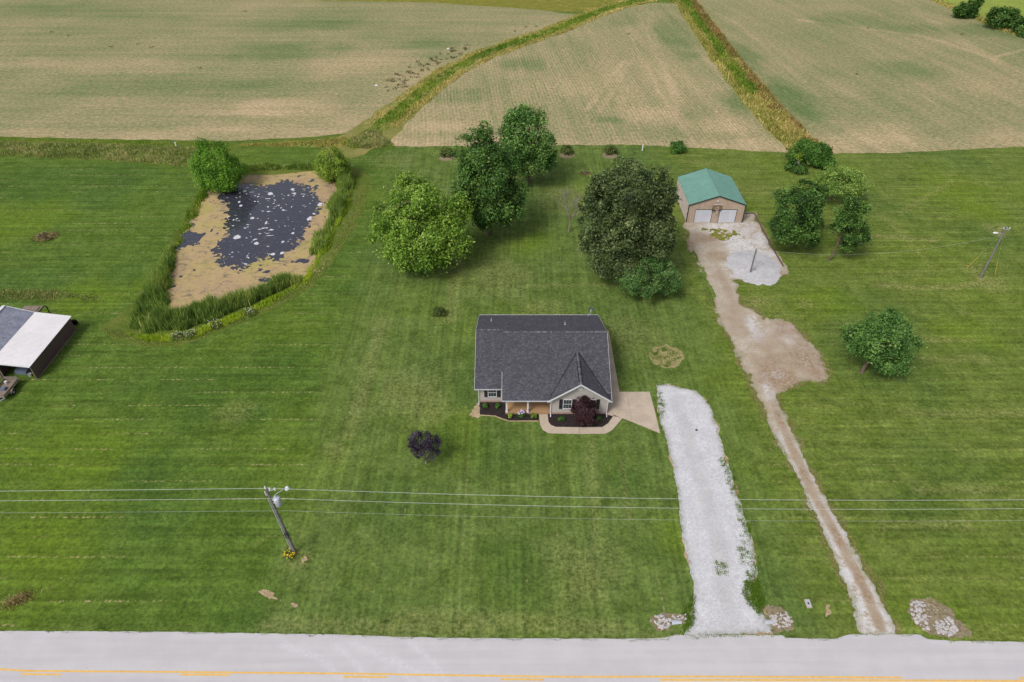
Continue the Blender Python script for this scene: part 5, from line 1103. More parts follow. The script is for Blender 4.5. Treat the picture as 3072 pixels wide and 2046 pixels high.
def wood(name, base, top, tips, r0, mat, parent, seed, sides=8, twig=0.03, limbs=16):
    """tapered trunk with limbs bending out to clump centres"""
    rng = random.Random(seed); b, t = Vector(base), Vector(top); m = MB(); n = 7
    path = [b + (t - b) * (k / n) + Vector((rng.uniform(-1, 1), rng.uniform(-1, 1), 0)) * 0.05 * (0 < k) * (t - b).length / 8 for k in range(n + 1)]
    m.tube([path[0] + Vector((0, 0, -0.1))] + path, [r0 * 1.5] + [r0 * (1.15 - 0.85 * k / n) for k in range(n + 1)], sides)
    tips = list(tips); rng.shuffle(tips)
    for q in tips[:limbs]:
        q = Vector(q); k = rng.uniform(0.3, 1.0); s = b + (t - b) * k; k2 = min(1, k)
        if q.z < s.z - 1.0: s = b + (t - b) * max(0.25, k - 0.4)
        mid = s.lerp(q, 0.5) + Vector((0, 0, 0.10 * (q - s).length)); rr = r0 * (0.55 - 0.3 * k2)
        m.tube([s, s.lerp(mid, 0.6), mid, mid.lerp(q, 0.6), q], [rr, rr * 0.85, rr * 0.65, rr * 0.4, twig], 6)
    return m.build(name, mat, parent, True)
def tree(name, label, base, ells, ncl, nleaf, leaf, mat, seed, th=0.5, r0=0.28, bark='bark', group=None, limbs=16, cat='tree', lean=None, **kw):
    t = thing(name, (base[0], base[1], 0), label, cat, group)
    cr, c = crown('crown', ells, int(ncl * 1.25), int(nleaf * 1.25), leaf * 0.80, mat, t, seed, **kw)
    top = np.average(np.array(ells)[:, :3], axis=0, weights=np.array(ells)[:, 3]); ztop = max(e[2] + 0.35 * e[5] for e in ells)
    tp = (base[0] + (top[0] - base[0]) * 0.8, base[1] + (top[1] - base[1]) * 0.8, ztop)
    wood('trunk', (base[0], base[1], 0), tp, [tuple(q) for q in c], r0, M[bark], t, seed, limbs=limbs)
    return t
def shrub(name, label, c, r, h, mat, seed, ncl=22, nleaf=26, leaf=0.16, group=None, cat='shrub', csize=0.42, **kw):
    t = thing(name, (c[0], c[1], 0), label, cat, group)
    crown('foliage', [(c[0], c[1], h * 0.48, r, r, h * 0.56)], ncl, nleaf, leaf, mat, t, seed, csize=csize, fill=0.45, lobes=False, **kw)
    rng = random.Random(seed); m = MB()
    for k in range(6):
        a = rng.uniform(0, 6.28); m.tube([(c[0], c[1], -0.03), (c[0] + 0.3 * r * math.cos(a), c[1] + 0.3 * r * math.sin(a), h * 0.4), (c[0] + 0.6 * r * math.cos(a), c[1] + 0.6 * r * math.sin(a), h * 0.7)], [0.04, 0.03, 0.012], 5)
    m.build('stem', M['bark'], t); return t
def blades(name, P, H, Wd, tint, mat, seed, lean=0.35, parent=None):
    """upright pointed blades"""
    rng = np.random.default_rng(seed); n = len(P); a = rng.uniform(0, 6.283, n); u = np.stack([np.cos(a), np.sin(a), np.zeros(n)], -1)
    la = rng.uniform(0, 6.283, n); le = (H * lean * rng.random(n))[:, None] * np.stack([np.cos(la), np.sin(la), np.zeros(n)], -1)
    Wd = np.broadcast_to(np.asarray(Wd, float), (n,))[:, None] * 0.5; up = np.zeros((n, 3)); up[:, 2] = H
    V = np.stack([P - u * Wd, P + u * Wd, P + up * 0.55 + le * 0.3 + u * Wd * 0.8, P + up * 0.55 + le * 0.3 - u * Wd * 0.8, P + up * (1 - 0.15 * lean) + le], 1).reshape(-1, 3)
    k = np.arange(n) * 5; q = np.stack([k, k + 1, k + 2, k + 3], -1); tr = np.stack([k + 3, k + 2, k + 4], -1)
    loops = np.concatenate([q.ravel(), tr.ravel()]); starts = np.concatenate([np.arange(n) * 4, 4 * n + np.arange(n) * 3])
    me = arrays_mesh(name, V, loops, starts, parent, {'tint': ('FACE', np.concatenate([tint, tint]))})
    return link(name, me, mat, parent)
L_maple = leafy('maple_leaf', [(60, 90, 20), (98, 134, 42), (136, 168, 64), (172, 198, 96)], 0.35)
L_dark = leafy('dark_leaf', [(28, 50, 20), (54, 86, 34), (78, 112, 46), (108, 140, 68)], 0.3, k=1.7)
L_mid = leafy('green_leaf', [(40, 72, 24), (74, 112, 48), (100, 138, 66), (132, 162, 88)], 0.3)
L_oak = leafy('oak_leaf', [(36, 50, 24), (62, 78, 42), (84, 98, 56), (116, 126, 82)], 0.28, k=1.9)
L_dog = leafy('dogwood_leaf', [(46, 76, 32), (74, 108, 52), (94, 126, 66), (124, 150, 90)], 0.3, k=1.6)
L_lime = leafy('lime_leaf', [(70, 100, 26), (112, 142, 44), (142, 166, 60), (168, 186, 80)], 0.35)
L_olive = leafy('olive_lime_leaf', [(66, 92, 34), (98, 126, 54), (122, 148, 70), (150, 170, 92)], 0.4, k=2.0)
L_willow = leafy('willow_leaf', [(54, 94, 20), (86, 132, 36), (112, 156, 48), (140, 178, 66)], 0.35)
L_purple = leafy('purple_leaf', [(22, 16, 26), (44, 34, 48), (62, 52, 68), (96, 88, 108)], 0.15)
L_plum = leafy('plum_leaf', [(26, 12, 16), (46, 24, 30), (64, 36, 42), (86, 56, 62)], 0.15)
L_shrub = leafy('shrub_leaf', [(50, 66, 26), (80, 98, 42), (104, 120, 58), (128, 138, 78)], 0.25)

tree('maple_tree', 'broad light green maple nearest the pond on the property', (-13.9, 89.6), [(-13.0, 88.5, 6.6, 5.6, 5.2, 4.2), (-13.6, 91.0, 10.8, 4.0, 3.8, 3.2), (-19.0, 89.5, 7.4, 2.6, 2.8, 2.6), (-8.6, 87.6, 5.8, 2.8, 2.8, 2.4), (-13.8, 85.4, 4.6, 5.0, 3.2, 2.6), (-8.4, 91.5, 8.8, 2.4, 2.4, 1.8), (-16.2, 89.5, 9.4, 2.6, 2.6, 2.2)], 350, 62, 0.40, L_maple, 11, r0=0.34, csize=1.25, droop=1.0, bump=0.2)
tree('tall_tree', 'tall dense dark green tree beside the light maple', (-3.7, 98.6), [(-3.4, 98.4, 11.2, 4.7, 4.7, 6.0), (-2.6, 98.0, 6.0, 4.6, 4.6, 3.8), (-4.6, 98.6, 14.2, 3.6, 3.6, 3.4), (-5.8, 97.6, 8.6, 3.0, 3.0, 4.0), (0.0, 98.0, 7.2, 2.2, 2.4, 2.6)], 300, 60, 0.42, L_dark, 12, r0=0.34, csize=1.15, bump=0.22)
tree('back_tree', 'rounded green tree at the field edge behind the tall dark tree', (3.0, 117.5), [(2.8, 117.2, 9.4, 5.0, 5.0, 4.8), (3.8, 116.6, 5.6, 4.6, 4.6, 3.6), (0.6, 117.6, 9.0, 3.2, 3.2, 3.6), (5.6, 116.6, 7.4, 2.8, 2.8, 3.4)], 240, 56, 0.44, L_mid, 13, r0=0.32, csize=1.25, bump=0.18)
tree('oak_tree', 'huge dark olive oak on the right side of the back lawn', (16.2, 86.5), [(16.2, 86.6, 9.8, 6.6, 6.6, 7.4), (18.6, 87.5, 9.4, 5.2, 5.4, 6.4), (13.2, 85.8, 8.2, 4.2, 4.6, 5.4), (14.6, 84.6, 4.6, 4.2, 4.0, 3.4), (20.6, 86.0, 7.6, 3.6, 3.6, 4.4), (15.4, 87.4, 13.4, 4.4, 4.4, 4.4)], 520, 66, 0.40, L_oak, 14, r0=0.45, csize=1.1, bump=0.13, limbs=20)
tree('dogwood_tree', 'low spreading bright green tree in front of the huge oak', (19.6, 82.2), [(19.4, 81.8, 3.7, 4.6, 4.1, 2.2), (17.4, 81.2, 3.1, 2.8, 2.8, 2.1), (21.7, 81.6, 3.3, 2.7, 3.0, 2.2), (19.8, 83.0, 4.5, 3.2, 2.8, 1.9)], 270, 60, 0.27, L_dog, 15, r0=0.2, csize=0.75, flat=0.3, bump=0.12)
tree('round_tree', 'dense dark green round tree left of the leaning tree near the gravel pad', (45.0, 94.6), [(44.2, 94.2, 6.6, 3.9, 3.9, 4.2), (42.6, 93.4, 4.6, 2.9, 3.0, 3.0), (45.6, 94.8, 8.4, 2.6, 2.6, 2.8), (45.6, 93.2, 4.0, 2.8, 2.8, 2.4)], 210, 56, 0.36, L_dark, 16, r0=0.26, csize=0.95, bump=0.2)
tree('leaning_tree', 'leaning dark green tree with bare lower trunk in the right lawn', (49.6, 90.6), [(51.2, 91.4, 7.2, 2.6, 2.4, 2.6), (52.4, 91.0, 4.4, 2.0, 1.9, 1.9), (50.6, 91.8, 5.4, 1.8, 1.8, 1.7), (51.6, 90.6, 3.2, 1.5, 1.4, 1.1)], 150, 50, 0.33, L_dark, 17, r0=0.14, csize=0.8, bark='bark', limbs=22, bump=0.2)
tree('lime_tree', 'airy yellow-green tree behind the dark round tree', (57.0, 110.5), [(57.2, 110.2, 3.6, 3.9, 3.6, 2.4), (59.6, 110.0, 3.4, 2.4, 2.4, 2.0), (55.4, 110.8, 3.6, 2.2, 2.2, 1.9)], 150, 40, 0.32, L_olive, 18, r0=0.16, csize=0.9, bump=0.22)
tree('lone_tree', 'lone leafy green tree standing in the right lawn', (44.3, 64.4), [(45.1, 64.8, 5.7, 3.2, 3.3, 3.1), (46.9, 64.4, 4.4, 2.2, 2.3, 2.8), (43.6, 65.0, 5.2, 2.1, 2.3, 2.4), (46.4, 63.4, 3.0, 2.0, 2.0, 1.9), (42.0, 64.2, 4.2, 0.8, 0.9, 0.7)], 260, 60, 0.30, L_mid, 19, r0=0.22, csize=0.85, bark='bark', bump=0.18)
tree('purple_tree', 'small dark purple tree on the front lawn', (-9.45, 49.5), [(-9.5, 49.5, 3.3, 1.55, 1.45, 1.35), (-10.4, 49.5, 3.7, 0.85, 0.85, 0.8), (-8.4, 49.5, 3.5, 0.8, 0.8, 0.7), (-9.3, 49.3, 2.2, 1.1, 1.0, 0.8)], 95, 46, 0.17, L_purple, 20, r0=0.08, csize=0.42, bark='greybark', limbs=10, bump=0.22)
tree('plum_tree', 'round dark plum-coloured tree in the mulch before the gable windows', (8.3, 55.75), [(8.3, 55.7, 1.95, 1.65, 1.45, 1.35), (8.2, 55.8, 2.7, 1.1, 1.1, 0.85), (8.5, 55.4, 1.2, 1.4, 1.2, 0.75)], 130, 52, 0.15, L_plum, 21, r0=0.08, csize=0.38, limbs=8, flat=0.4, bump=0.14)
tree('willow_tree', 'full bright green willow at the far left pond corner', (-53.8, 116.2), [(-53.6, 116.2, 4.9, 3.9, 3.7, 3.6), (-51.6, 115.6, 3.2, 3.0, 3.0, 2.8), (-55.6, 115.8, 3.4, 2.8, 2.8, 3.0), (-53.2, 114.6, 2.4, 3.4, 2.8, 2.2), (-54.2, 116.8, 6.8, 2.4, 2.4, 2.0)], 300, 62, 0.30, L_willow, 22, r0=0.26, csize=0.95, droop=1.2, bump=0.16)
tree('willow_tree', 'pale yellow-green willow at the far right pond corner', (-33.6, 119.4), [(-33.5, 119.2, 3.8, 2.9, 2.9, 2.9), (-32.4, 118.6, 2.5, 2.5, 2.5, 2.3), (-34.8, 118.8, 2.8, 2.2, 2.2, 2.3)], 200, 54, 0.28, L_lime, 23, r0=0.2, csize=0.75, droop=1.0, bump=0.18)
for lab, b, ells, sd_ in (('slim dark far bush at the field corner, leftmost of three', (144.5, 232), [(144.8, 232, 3.6, 1.7, 1.7, 3.6), (141.6, 232, 1.9, 2.2, 2.0, 1.9), (145.6, 232, 5.6, 0.8, 0.8, 1.4)], 24), ('broad dark far bush between two others at the meadow edge', (147.5, 219.5), [(147.4, 220, 2.8, 4.2, 3.4, 2.9), (145.2, 220, 3.6, 2.2, 2.2, 2.4), (149.8, 219.5, 2.4, 2.6, 2.6, 2.4)], 25), ('dark far bush cut by the right picture edge', (151.2, 213), [(151.0, 213, 2.2, 3.2, 3.0, 2.4)], 26)):
    tree('far_bush', lab, b, ells, 120, 44, 0.55, L_dark, sd_, r0=0.18, csize=1.1, group='bushes at the far meadow', cat='bush', bump=0.22)
def bare_tree(base, h, seed):
    t = thing('bare_tree', (base[0], base[1], 0), 'small leafless grey tree left of the huge oak', 'tree'); rng = random.Random(seed); m, m2 = MB(), MB()
    def grow(p, d, L, r, lev, mesh):
        n = 3; path = [p]; dd = Vector(d)
        for k in range(n):
            dd = (dd + Vector((rng.uniform(-.12, .12), rng.uniform(-.12, .12), 0.06))).normalized(); path.append(path[-1] + dd * (L / n))
        mesh.tube(path, [r, r * .85, r * .7, r * .55], 5 if lev else 8)
        if lev >= 4: return
        for k in range(rng.choice((3, 4)) if lev else 6):
            a = rng.uniform(0, 6.28); sp = rng.uniform(0.30, 0.62); s = path[rng.choice((2, 3, 3))] if lev else path[rng.choice((2, 3))]
            o = dd.orthogonal().normalized(); o.rotate(Matrix.Rotation(a, 3, dd)); grow(s, (dd + o * sp).normalized(), L * rng.uniform(.58, .8), max(0.014, r * .5), lev + 1, m2)
    grow(Vector((base[0], base[1], -0.05)), Vector((0.02, 0, 1)), h * 0.36, 0.14, 0, m)
    m.build('trunk', M['greybark'], t, True); m2.build('branches', M['greybark'], t)
bare_tree(spot(1706, 697), 8.6, 5)

L_round = leafy('round_bush_leaf', [(36, 70, 20), (62, 104, 36), (86, 128, 48), (110, 148, 64)], 0.25)
def mulch_ring(c, r, seed): 
    pts = [(c[0] + r * math.cos(a), c[1] + r * math.sin(a)) for a in np.linspace(0, 6.283, 20)[:-1]]
    return structure(sheet('mulch_ring', ragged(pts, 0.3, 0.8, seed), 0.15, 0.008, M['straw'], bounds(pts)), f'brown mulch ring under a back-edge shrub')
for k, (px, py, r, h, lab) in enumerate(((1340, 468, 1.35, 1.7, 'dark shrub at the back edge left of the tall dark tree'), (1700, 460, 1.25, 1.6, 'dark shrub at the back edge right of the rounded tree'), (1828, 460, 1.35, 1.6, 'dark shrub at the back edge above the huge oak'))):
    c = spot(px, py); shrub('back_shrub', lab, c, r, h, L_shrub, 30 + k, 40, 34, 0.24, 'shrubs along the back edge', csize=0.5); mulch_ring((c[0], c[1] - 0.9), 1.5, 40 + k)
shrub('round_bush', 'neat round bright green bush beside the field behind the barn', spot(2032, 456), 1.6, 2.2, L_round, 34, 60, 40, 0.24, csize=0.5)
shrub('small_bush', 'small olive bush alone on the lawn left behind the house', spot(1316, 946), 0.95, 1.5, L_shrub, 35, 42, 34, 0.15, csize=0.34, tintv=(0.4, 0.25))
c = spot(2387, 512); st = shrub('stump_bush', 'low dark bush with a broken tree stump on the right lawn', c, 2.0, 1.5, L_dark, 36, 70, 42, 0.26, csize=0.6)
MB().tube([(c[0] + 0.1, c[1], 0), (c[0] + 0.15, c[1] - 0.1, 1.5), (c[0] - 0.15, c[1], 2.7)], [0.24, 0.18, 0.06], 8).build('broken_trunk', M['greybark'], st)
crown('sprout', [(c[0] + 0.1, c[1] + 0.2, 2.6, 0.7, 0.7, 0.55)], 12, 30, 0.24, L_lime, st, 61, csize=0.4); crown('side_foliage', [(c[0] - 0.9, c[1] + 0.3, 1.6, 0.9, 0.9, 0.9)], 18, 36, 0.26, L_dark, st, 62, csize=0.5)
tree('ditch_bush', 'large bright green bush where the ditch strip meets the lawn', (58.9, 124.2), [(59.0, 124.4, 2.5, 2.7, 2.4, 2.4), (60.4, 123.4, 1.6, 2.0, 1.8, 1.6), (57.4, 126.0, 2.4, 2.2, 2.0, 2.2), (56.2, 127.0, 1.2, 2.0, 1.6, 1.2)], 190, 50, 0.30, L_round, 37, r0=0.12, csize=0.7, cat='bush', bump=0.2)

# small plants in the beds
for k, (x, y, r, h, mt, lab) in enumerate(((995, 1240, .34, .5, L_round, 'small green plant in the mulch below the left window'), (1080, 1241, .32, .45, L_round, 'small green plant in the mulch left of the porch corner'), (1165, 1312, .36, .5, L_lime, 'pale green plant left of the purple flowers by the porch'),
      (1327, 1309, .4, .5, L_lime, 'pale green plant right of the purple flowers by the porch'), (1520, 1331, .34, .45, L_round, 'small green plant left of the plum tree in the mulch'), (1770, 1326, .36, .5, L_round, 'small green plant right of the plum tree in the mulch'))):
    shrub('bed_plant', lab, Q(x, y), r, h, mt, 70 + k, 14, 24, 0.11, 'small plants in the mulch beds', 'plant', 0.16)
c = Q(1240, 1306); hy = shrub('hydrangea', 'hydrangea with pale purple flower heads in front of the porch', c, .42, .6, L_round, 78, 16, 24, 0.12, cat='flower', csize=0.18)
FL = plain('lilac_petal', C(206, 190, 226), 0.7, 0.2, 0.12, 12); rng_ = random.Random(3)
for k in range(9): 
    a = rng_.uniform(0, 6.28); q = rng_.uniform(0.05, 0.4); MB().lathe((c[0] + q * math.cos(a), c[1] + 0.1 + q * math.sin(a), 0.62 + rng_.uniform(-.08, .1)), [(0.02, -0.09), (0.1, -0.05), (0.12, 0.02), (0.07, 0.09), (0.001, 0.11)], 8).build('flower_head', FL, hy, True)
c = spot(872, 1668); yf = shrub('flower_clump', 'clump of yellow flowers at the foot of the utility pole', c, .5, .5, L_shrub, 79, 18, 24, 0.12, cat='flower', csize=0.2)
FY = plain('yellow_petal', C(246, 204, 40), 0.7, 0.2, 0.12, 12)
for k in range(26): 
    a = rng_.uniform(0, 6.28); q = 0.55 * math.sqrt(rng_.random()); MB().lathe((c[0] + q * math.cos(a), c[1] + q * math.sin(a), 0.5 + rng_.uniform(-.12, .12)), [(0.001, -0.02), (0.07, 0.0), (0.06, 0.03), (0.001, 0.05)], 6).build('bloom', FY, yf)
FW = plain('white_petal', C(236, 236, 230), 0.7, 0.2, 0.08, 12)
for px, py, lab in ((571, 1012, 'largest white wildflower clump on the near pond bank'), (650, 982, 'middle white wildflower clump on the near pond bank'), (754, 944, 'white wildflower clump on the pond bank farthest right'), (537, 1016, 'small white wildflower clump left of the largest one')):
    c = spot(px, py); wf = shrub('wildflowers', lab, c, .8, .8, L_shrub, px, 18, 24, 0.14, 'white wildflowers on the pond bank', 'flower', 0.3); m = MB(); rw = random.Random(px)
    for k in range(20): a = rw.uniform(0, 6.28); q = 0.85 * math.sqrt(rw.random()); m.lathe((c[0] + q * math.cos(a) * 1.3, c[1] + q * math.sin(a), 0.85 + rw.uniform(-.25, .15)), [(0.001, -0.02), (0.06, 0.0), (0.05, 0.03), (0.001, 0.05)], 5)
    tag(m.build('blooms', FW, wf), kind='stuff')

# ---- reeds, tall grass, weeds
B_reed = leafy('reed_blade', [(54, 76, 34), (82, 106, 46), (116, 132, 60), (172, 166, 104)], 0.5, k=3.0)
B_tan = leafy('tan_grass_blade', [(104, 112, 44), (140, 136, 66), (172, 156, 92), (200, 180, 124)], 0.5, k=2.4)
B_green = leafy('green_grass_blade', [(58, 88, 26), (88, 118, 36), (120, 140, 50), (156, 156, 74)], 0.5, k=2.2)
B_gold = leafy('gold_grass_blade', [(120, 126, 58), (150, 146, 78), (178, 164, 100), (202, 186, 134)], 0.5, k=2.1)
B_mix = leafy('mixed_weed_blade', [(78, 100, 42), (108, 120, 62), (140, 140, 86), (178, 164, 120)], 0.5, k=2.4)
B_sedge = leafy('sedge_blade', [(84, 112, 26), (118, 140, 34), (146, 160, 48), (168, 172, 76)], 0.5, k=2.6)
B_rust = leafy('rust_weed_blade', [(104, 108, 50), (130, 118, 62), (150, 124, 78), (172, 148, 100)], 0.5, k=2.0)
B_weed = leafy('dark_weed_leaf', [(52, 50, 26), (76, 72, 40), (96, 90, 54)], 0.2)
def reeds(name, label, area, n, h, mat, seed, wd=0.075, tint=(0.45, 0.28), jit=0.9, lean=0.3, cat='reeds', patch=1.0):
    rng = np.random.default_rng(seed); q = scatter(rng, area, int(n * 1.5), jit)
    cl = fbm(q[:, 0], q[:, 1], 2.2 * patch, 3, seed) ; keep = rng.random(len(q)) < np.clip(0.62 + 1.3 * cl, 0.06, 1); q = q[keep][:n]
    z = ground_h(q[:, 0], q[:, 1]); P = np.column_stack([q, z - 0.03]); cl = fbm(q[:, 0], q[:, 1], 2.2 * patch, 3, seed)
    ed = np.clip(sd_poly(q[:, 0], q[:, 1], area) / 0.9, 0, 1)
    H = (h[0] + (h[1] - h[0]) * rng.random(len(q)) ** 1.3) * (1 + 0.55 * cl + 0.35 * fbm(q[:, 0], q[:, 1], 0.7, 2, seed + 5)) * (0.5 + 0.5 * ed)
    t = np.clip(tint[0] + tint[1] * rng.normal(size=len(q)) + 0.30 * fbm(q[:, 0], q[:, 1], 3.5 * patch, 3, seed + 1), 0, 1)
    return tag(blades(name, P, H, wd * rng.uniform(.7, 1.4, len(q)), t, mat, seed, lean), label, cat, kind='stuff')
reeds('cattails', 'tall green cattails along the near pond shore', poly((385, 985), (435, 1003), (565, 990), (652, 957), (740, 922), (848, 872), (905, 845), (905, 822), (800, 850), (720, 888), (620, 918), (530, 940), (480, 945), (420, 955)), 13000, (1.2, 2.3), B_reed, 101, 0.085)
reeds('cattails', 'green cattails along the left pond shore', poly((385, 985), (480, 948), (505, 890), (518, 810), (533, 748), (512, 740), (478, 790), (440, 860), (405, 925)), 6000, (0.9, 2.0), B_reed, 102, 0.085, (0.38, 0.2))
reeds('cattails', 'cattails on the right pond shore under the pale willow', poly((1000, 520), (1063, 545), (1068, 572), (1046, 606), (1027, 652), (985, 656), (983, 618), (1010, 572)), 5200, (1.2, 2.4), B_reed, 103, 0.09, (0.42, 0.2))
reeds('cattails', 'lower clump of cattails on the right pond shore', poly((992, 657), (1004, 690), (980, 752), (932, 762), (926, 730), (950, 694)), 3000, (1.2, 2.2), B_reed, 104, 0.09, (0.42, 0.2))
reeds('cattails', 'cattails along the far pond shore between the willows', poly((722, 514), (947, 507), (950, 498), (724, 503)), 3200, (0.8, 1.7), B_reed, 105, 0.09, (0.4, 0.2), 0.2)
reeds('weeds', 'low yellow-green weeds on the upper left pond shore', poly((512, 742), (548, 735), (628, 585), (612, 560), (592, 585), (540, 688)), 3200, (0.25, 0.8), B_green, 106, 0.12, (0.5, 0.25))
reeds('bank_weeds', 'tan unmown grass on the outer pond bank', poly((300, 985), (330, 1015), (430, 1042), (540, 1036), (655, 998), (800, 938), (935, 862), (1000, 785), (1062, 690), (1100, 600), (1108, 540), (1070, 550), (1040, 640), (985, 765), (915, 850), (800, 915), (650, 975), (540, 1012), (430, 1015), (350, 985)), 9000, (0.08, 0.28), B_mix, 107, 0.10, (0.42, 0.25), 0.6, 0.8)
reeds('bank_weeds', 'green unmown grass inside the near pond bank', poly((372, 1003), (440, 1026), (560, 1022), (690, 972), (850, 895), (930, 845), (940, 800), (985, 750), (1010, 690), (1060, 600), (1040, 600), (1000, 690), (935, 770), (900, 850), (740, 930), (565, 1000), (435, 1010)), 12000, (0.4, 1.0), B_sedge, 108, 0.09, (0.5, 0.25), 0.6, 0.5)
reeds('weeds', 'rough weeds between the left lawn and the field', poly((-60, 425), (300, 432), (560, 442), (640, 440), (690, 445), (640, 480), (590, 505), (480, 494), (300, 480), (0, 468), (-60, 465)), 15000, (0.25, 0.75), B_mix, 109, 0.14, (0.42, 0.28), 0.6, 0.7)
reeds('weeds', 'tall green grass along the field edge behind the left lawn', poly((-60, 410), (300, 418), (690, 428), (690, 444), (300, 434), (-60, 424)), 5000, (0.1, 0.3), B_green, 110, 0.15, (0.55, 0.2), 0.4, 0.7)
reeds('weeds', 'weeds along the field edge behind the pond', poly((700, 436), (800, 428), (930, 424), (1040, 410), (1080, 430), (1000, 446), (930, 440), (760, 440)), 5000, (0.2, 0.6), B_gold, 111, 0.15, (0.35, 0.25), 0.4, 0.7)
reeds('tall_grass', 'shaggy tan grass mound where the curving strip begins', poly((1045, 425), (1080, 398), (1120, 392), (1165, 415), (1180, 440), (1100, 446), (1050, 444)), 7000, (0.4, 1.0), B_mix, 112, 0.14, (0.45, 0.25), 0.6, 0.9)
reeds('weeds', 'weedy tan strip across the left lawn behind the shed', poly((-40, 862), (100, 862), (250, 880), (330, 890), (310, 905), (200, 902), (60, 905), (-40, 900)), 4500, (0.12, 0.4), B_mix, 113, 0.12, (0.35, 0.3), 1.2, 0.8)
def strip_reeds(label, path, w0, w1, n, h, mat, seed, tint, off=0.0, wd=0.2, u0=0.0, u1=1.0):
    """tall grass scattered along a path, w0..w1 = side offsets in metres"""
    rng = np.random.default_rng(seed); P = np.array(path); seg = np.hypot(*(P[1:] - P[:-1]).T); cum = np.concatenate([[0], np.cumsum(seg)])
    s = (u0 + (u1 - u0) * rng.random(int(n * 1.4))) * cum[-1]; k = np.clip(np.searchsorted(cum, s) - 1, 0, len(seg) - 1); f = ((s - cum[k]) / seg[k])[:, None]
    d = (P[k + 1] - P[k]) / seg[k][:, None]; nr = np.stack([-d[:, 1], d[:, 0]], -1); q = P[k] * (1 - f) + P[k + 1] * f + nr * rng.uniform(w0, w1, len(s))[:, None]
    cl = fbm(q[:, 0], q[:, 1], 3.5, 3, seed); ok = rng.random(len(q)) < np.clip(0.65 + cl, 0.05, 1); q, cl = q[ok][:n], cl[ok][:n]
    H = (h[0] + (h[1] - h[0]) * rng.random(len(q))) * (1 + 0.5 * cl); t = np.clip(tint[0] + tint[1] * rng.normal(size=len(q)) + 0.35 * fbm(q[:, 0], q[:, 1], 6, 3, seed + 3), 0, 1)
    tag(blades('tall_grass', np.column_stack([q, np.full(len(q), -0.02)]), H, wd * rng.uniform(.7, 1.4, len(q)), t, mat, seed, 0.6), label, 'tall grass', kind='stuff')
strip_reeds('green grass in the middle of the curving strip', STRIP_A, -2.0, 1.8, 9000, (0.25, 0.8), B_green, 121, (0.5, 0.2), wd=0.24)
strip_reeds('golden grass edging the left side of the curving strip', STRIP_A, 1.4, 4.0, 6000, (0.2, 0.6), B_gold, 122, (0.5, 0.25), wd=0.24, u0=0.08)
strip_reeds('golden grass edging the right side of the curving strip', STRIP_A, -4.0, -1.6, 6000, (0.2, 0.6), B_gold, 123, (0.5, 0.25), wd=0.24, u0=0.08)
strip_reeds('yellow-green weeds on the left side of the straight ditch', STRIP_B, -3.9, -1.0, 7500, (0.3, 1.0), B_gold, 124, (0.3, 0.25), wd=0.26)
strip_reeds('green weeds in the middle of the straight ditch', STRIP_B, -1.6, 1.2, 7000, (0.4, 1.4), B_green, 125, (0.45, 0.2), wd=0.26, u1=0.75)
strip_reeds('rusty brown weeds on the right side of the straight ditch', STRIP_B, 0.6, 4.0, 8000, (0.4, 1.2), B_rust, 126, (0.45, 0.28), wd=0.26)
strip_reeds('gold weeds in the near half of the straight ditch', STRIP_B, -1.5, 3.0, 6000, (0.4, 1.1), B_gold, 127, (0.45, 0.25), wd=0.26, u0=0.55)
strip_reeds('golden grass along the far meadow edge', poly((2790, -5), (2870, 29), (2935, 55), (3000, 87), (3072, 110), (3300, 150)), -1.6, 1.6, 3500, (0.3, 1.0), B_gold, 128, (0.35, 0.3), wd=0.3)
# dark weeds standing in the left field
rng_n = np.random.default_rng(9); wl_ = poly((1110, 268), (1180, 235), (1250, 190), (1330, 158), (1400, 135), (1430, 140), (1350, 180), (1270, 225), (1190, 275), (1140, 285)); wq = scatter(rng_n, wl_, 75, 3.0)
wq = np.concatenate([wq, np.array([spot(*p) for p in ((155, 97), (206, 108), (335, 140), (415, 133), (457, 142), (598, 205), (735, 35), (1545, 95), (1580, 82), (1610, 80), (2885, 103), (2605, 85), (2570, 224), (1886, 102))])])
cid = np.repeat(np.arange(len(wq)), 12); pw = wq[cid] + rng_n.normal(0, 0.30, (len(cid), 2)); 
tag(blades('field_weeds', np.column_stack([pw, np.zeros(len(pw))]), rng_n.uniform(0.2, 0.55, len(pw)), 0.13, rng_n.random(len(pw)), B_weed, 131, 0.7), 'scattered dark weeds standing in the left field', 'weeds', kind='stuff')
# brush piles
def brush(label, c, r, h, n, mats, seed, name='brush_pile'):
    rng = random.Random(seed); t = thing(name, (c[0], c[1], 0), label, 'brush pile'); m = MB()
    for k in range(n):
        a, q = rng.uniform(0, 6.28), r * math.sqrt(rng.random()); p = Vector((c[0] + q * math.cos(a), c[1] + 0.7 * q * math.sin(a), 0.05 + h * (1 - q / r) * rng.random())); b = rng.uniform(0, 6.28); L = rng.uniform(.3, .9) * r * .6
        m.tube([p, p + Vector((math.cos(b) * L, math.sin(b) * L, rng.uniform(-.05, .3)))], [0.05, 0.02], 4)
    tag(m.build('twigs', M[mats], t), kind='stuff')
    rg = np.random.default_rng(seed); nn = 500; a = rg.uniform(0, 6.28, nn); q = r * np.sqrt(rg.random(nn)); P = np.column_stack([c[0] + q * np.cos(a), c[1] + 0.75 * q * np.sin(a), np.zeros(nn)])
    tag(blades('dry_grass', P, rg.uniform(.2, .6, nn) * h, 0.1, rg.random(nn), B_tan, seed, 0.9, t), kind='stuff')
brush('brush pile of dead branches on the far left lawn', spot(137, 712), 1.9, 1.0, 130, 'timber', 141)
brush('small dark ash and branch heap on the back lawn', spot(1757, 521), 1.0, 0.35, 60, 'timber', 142, 'ash_heap')
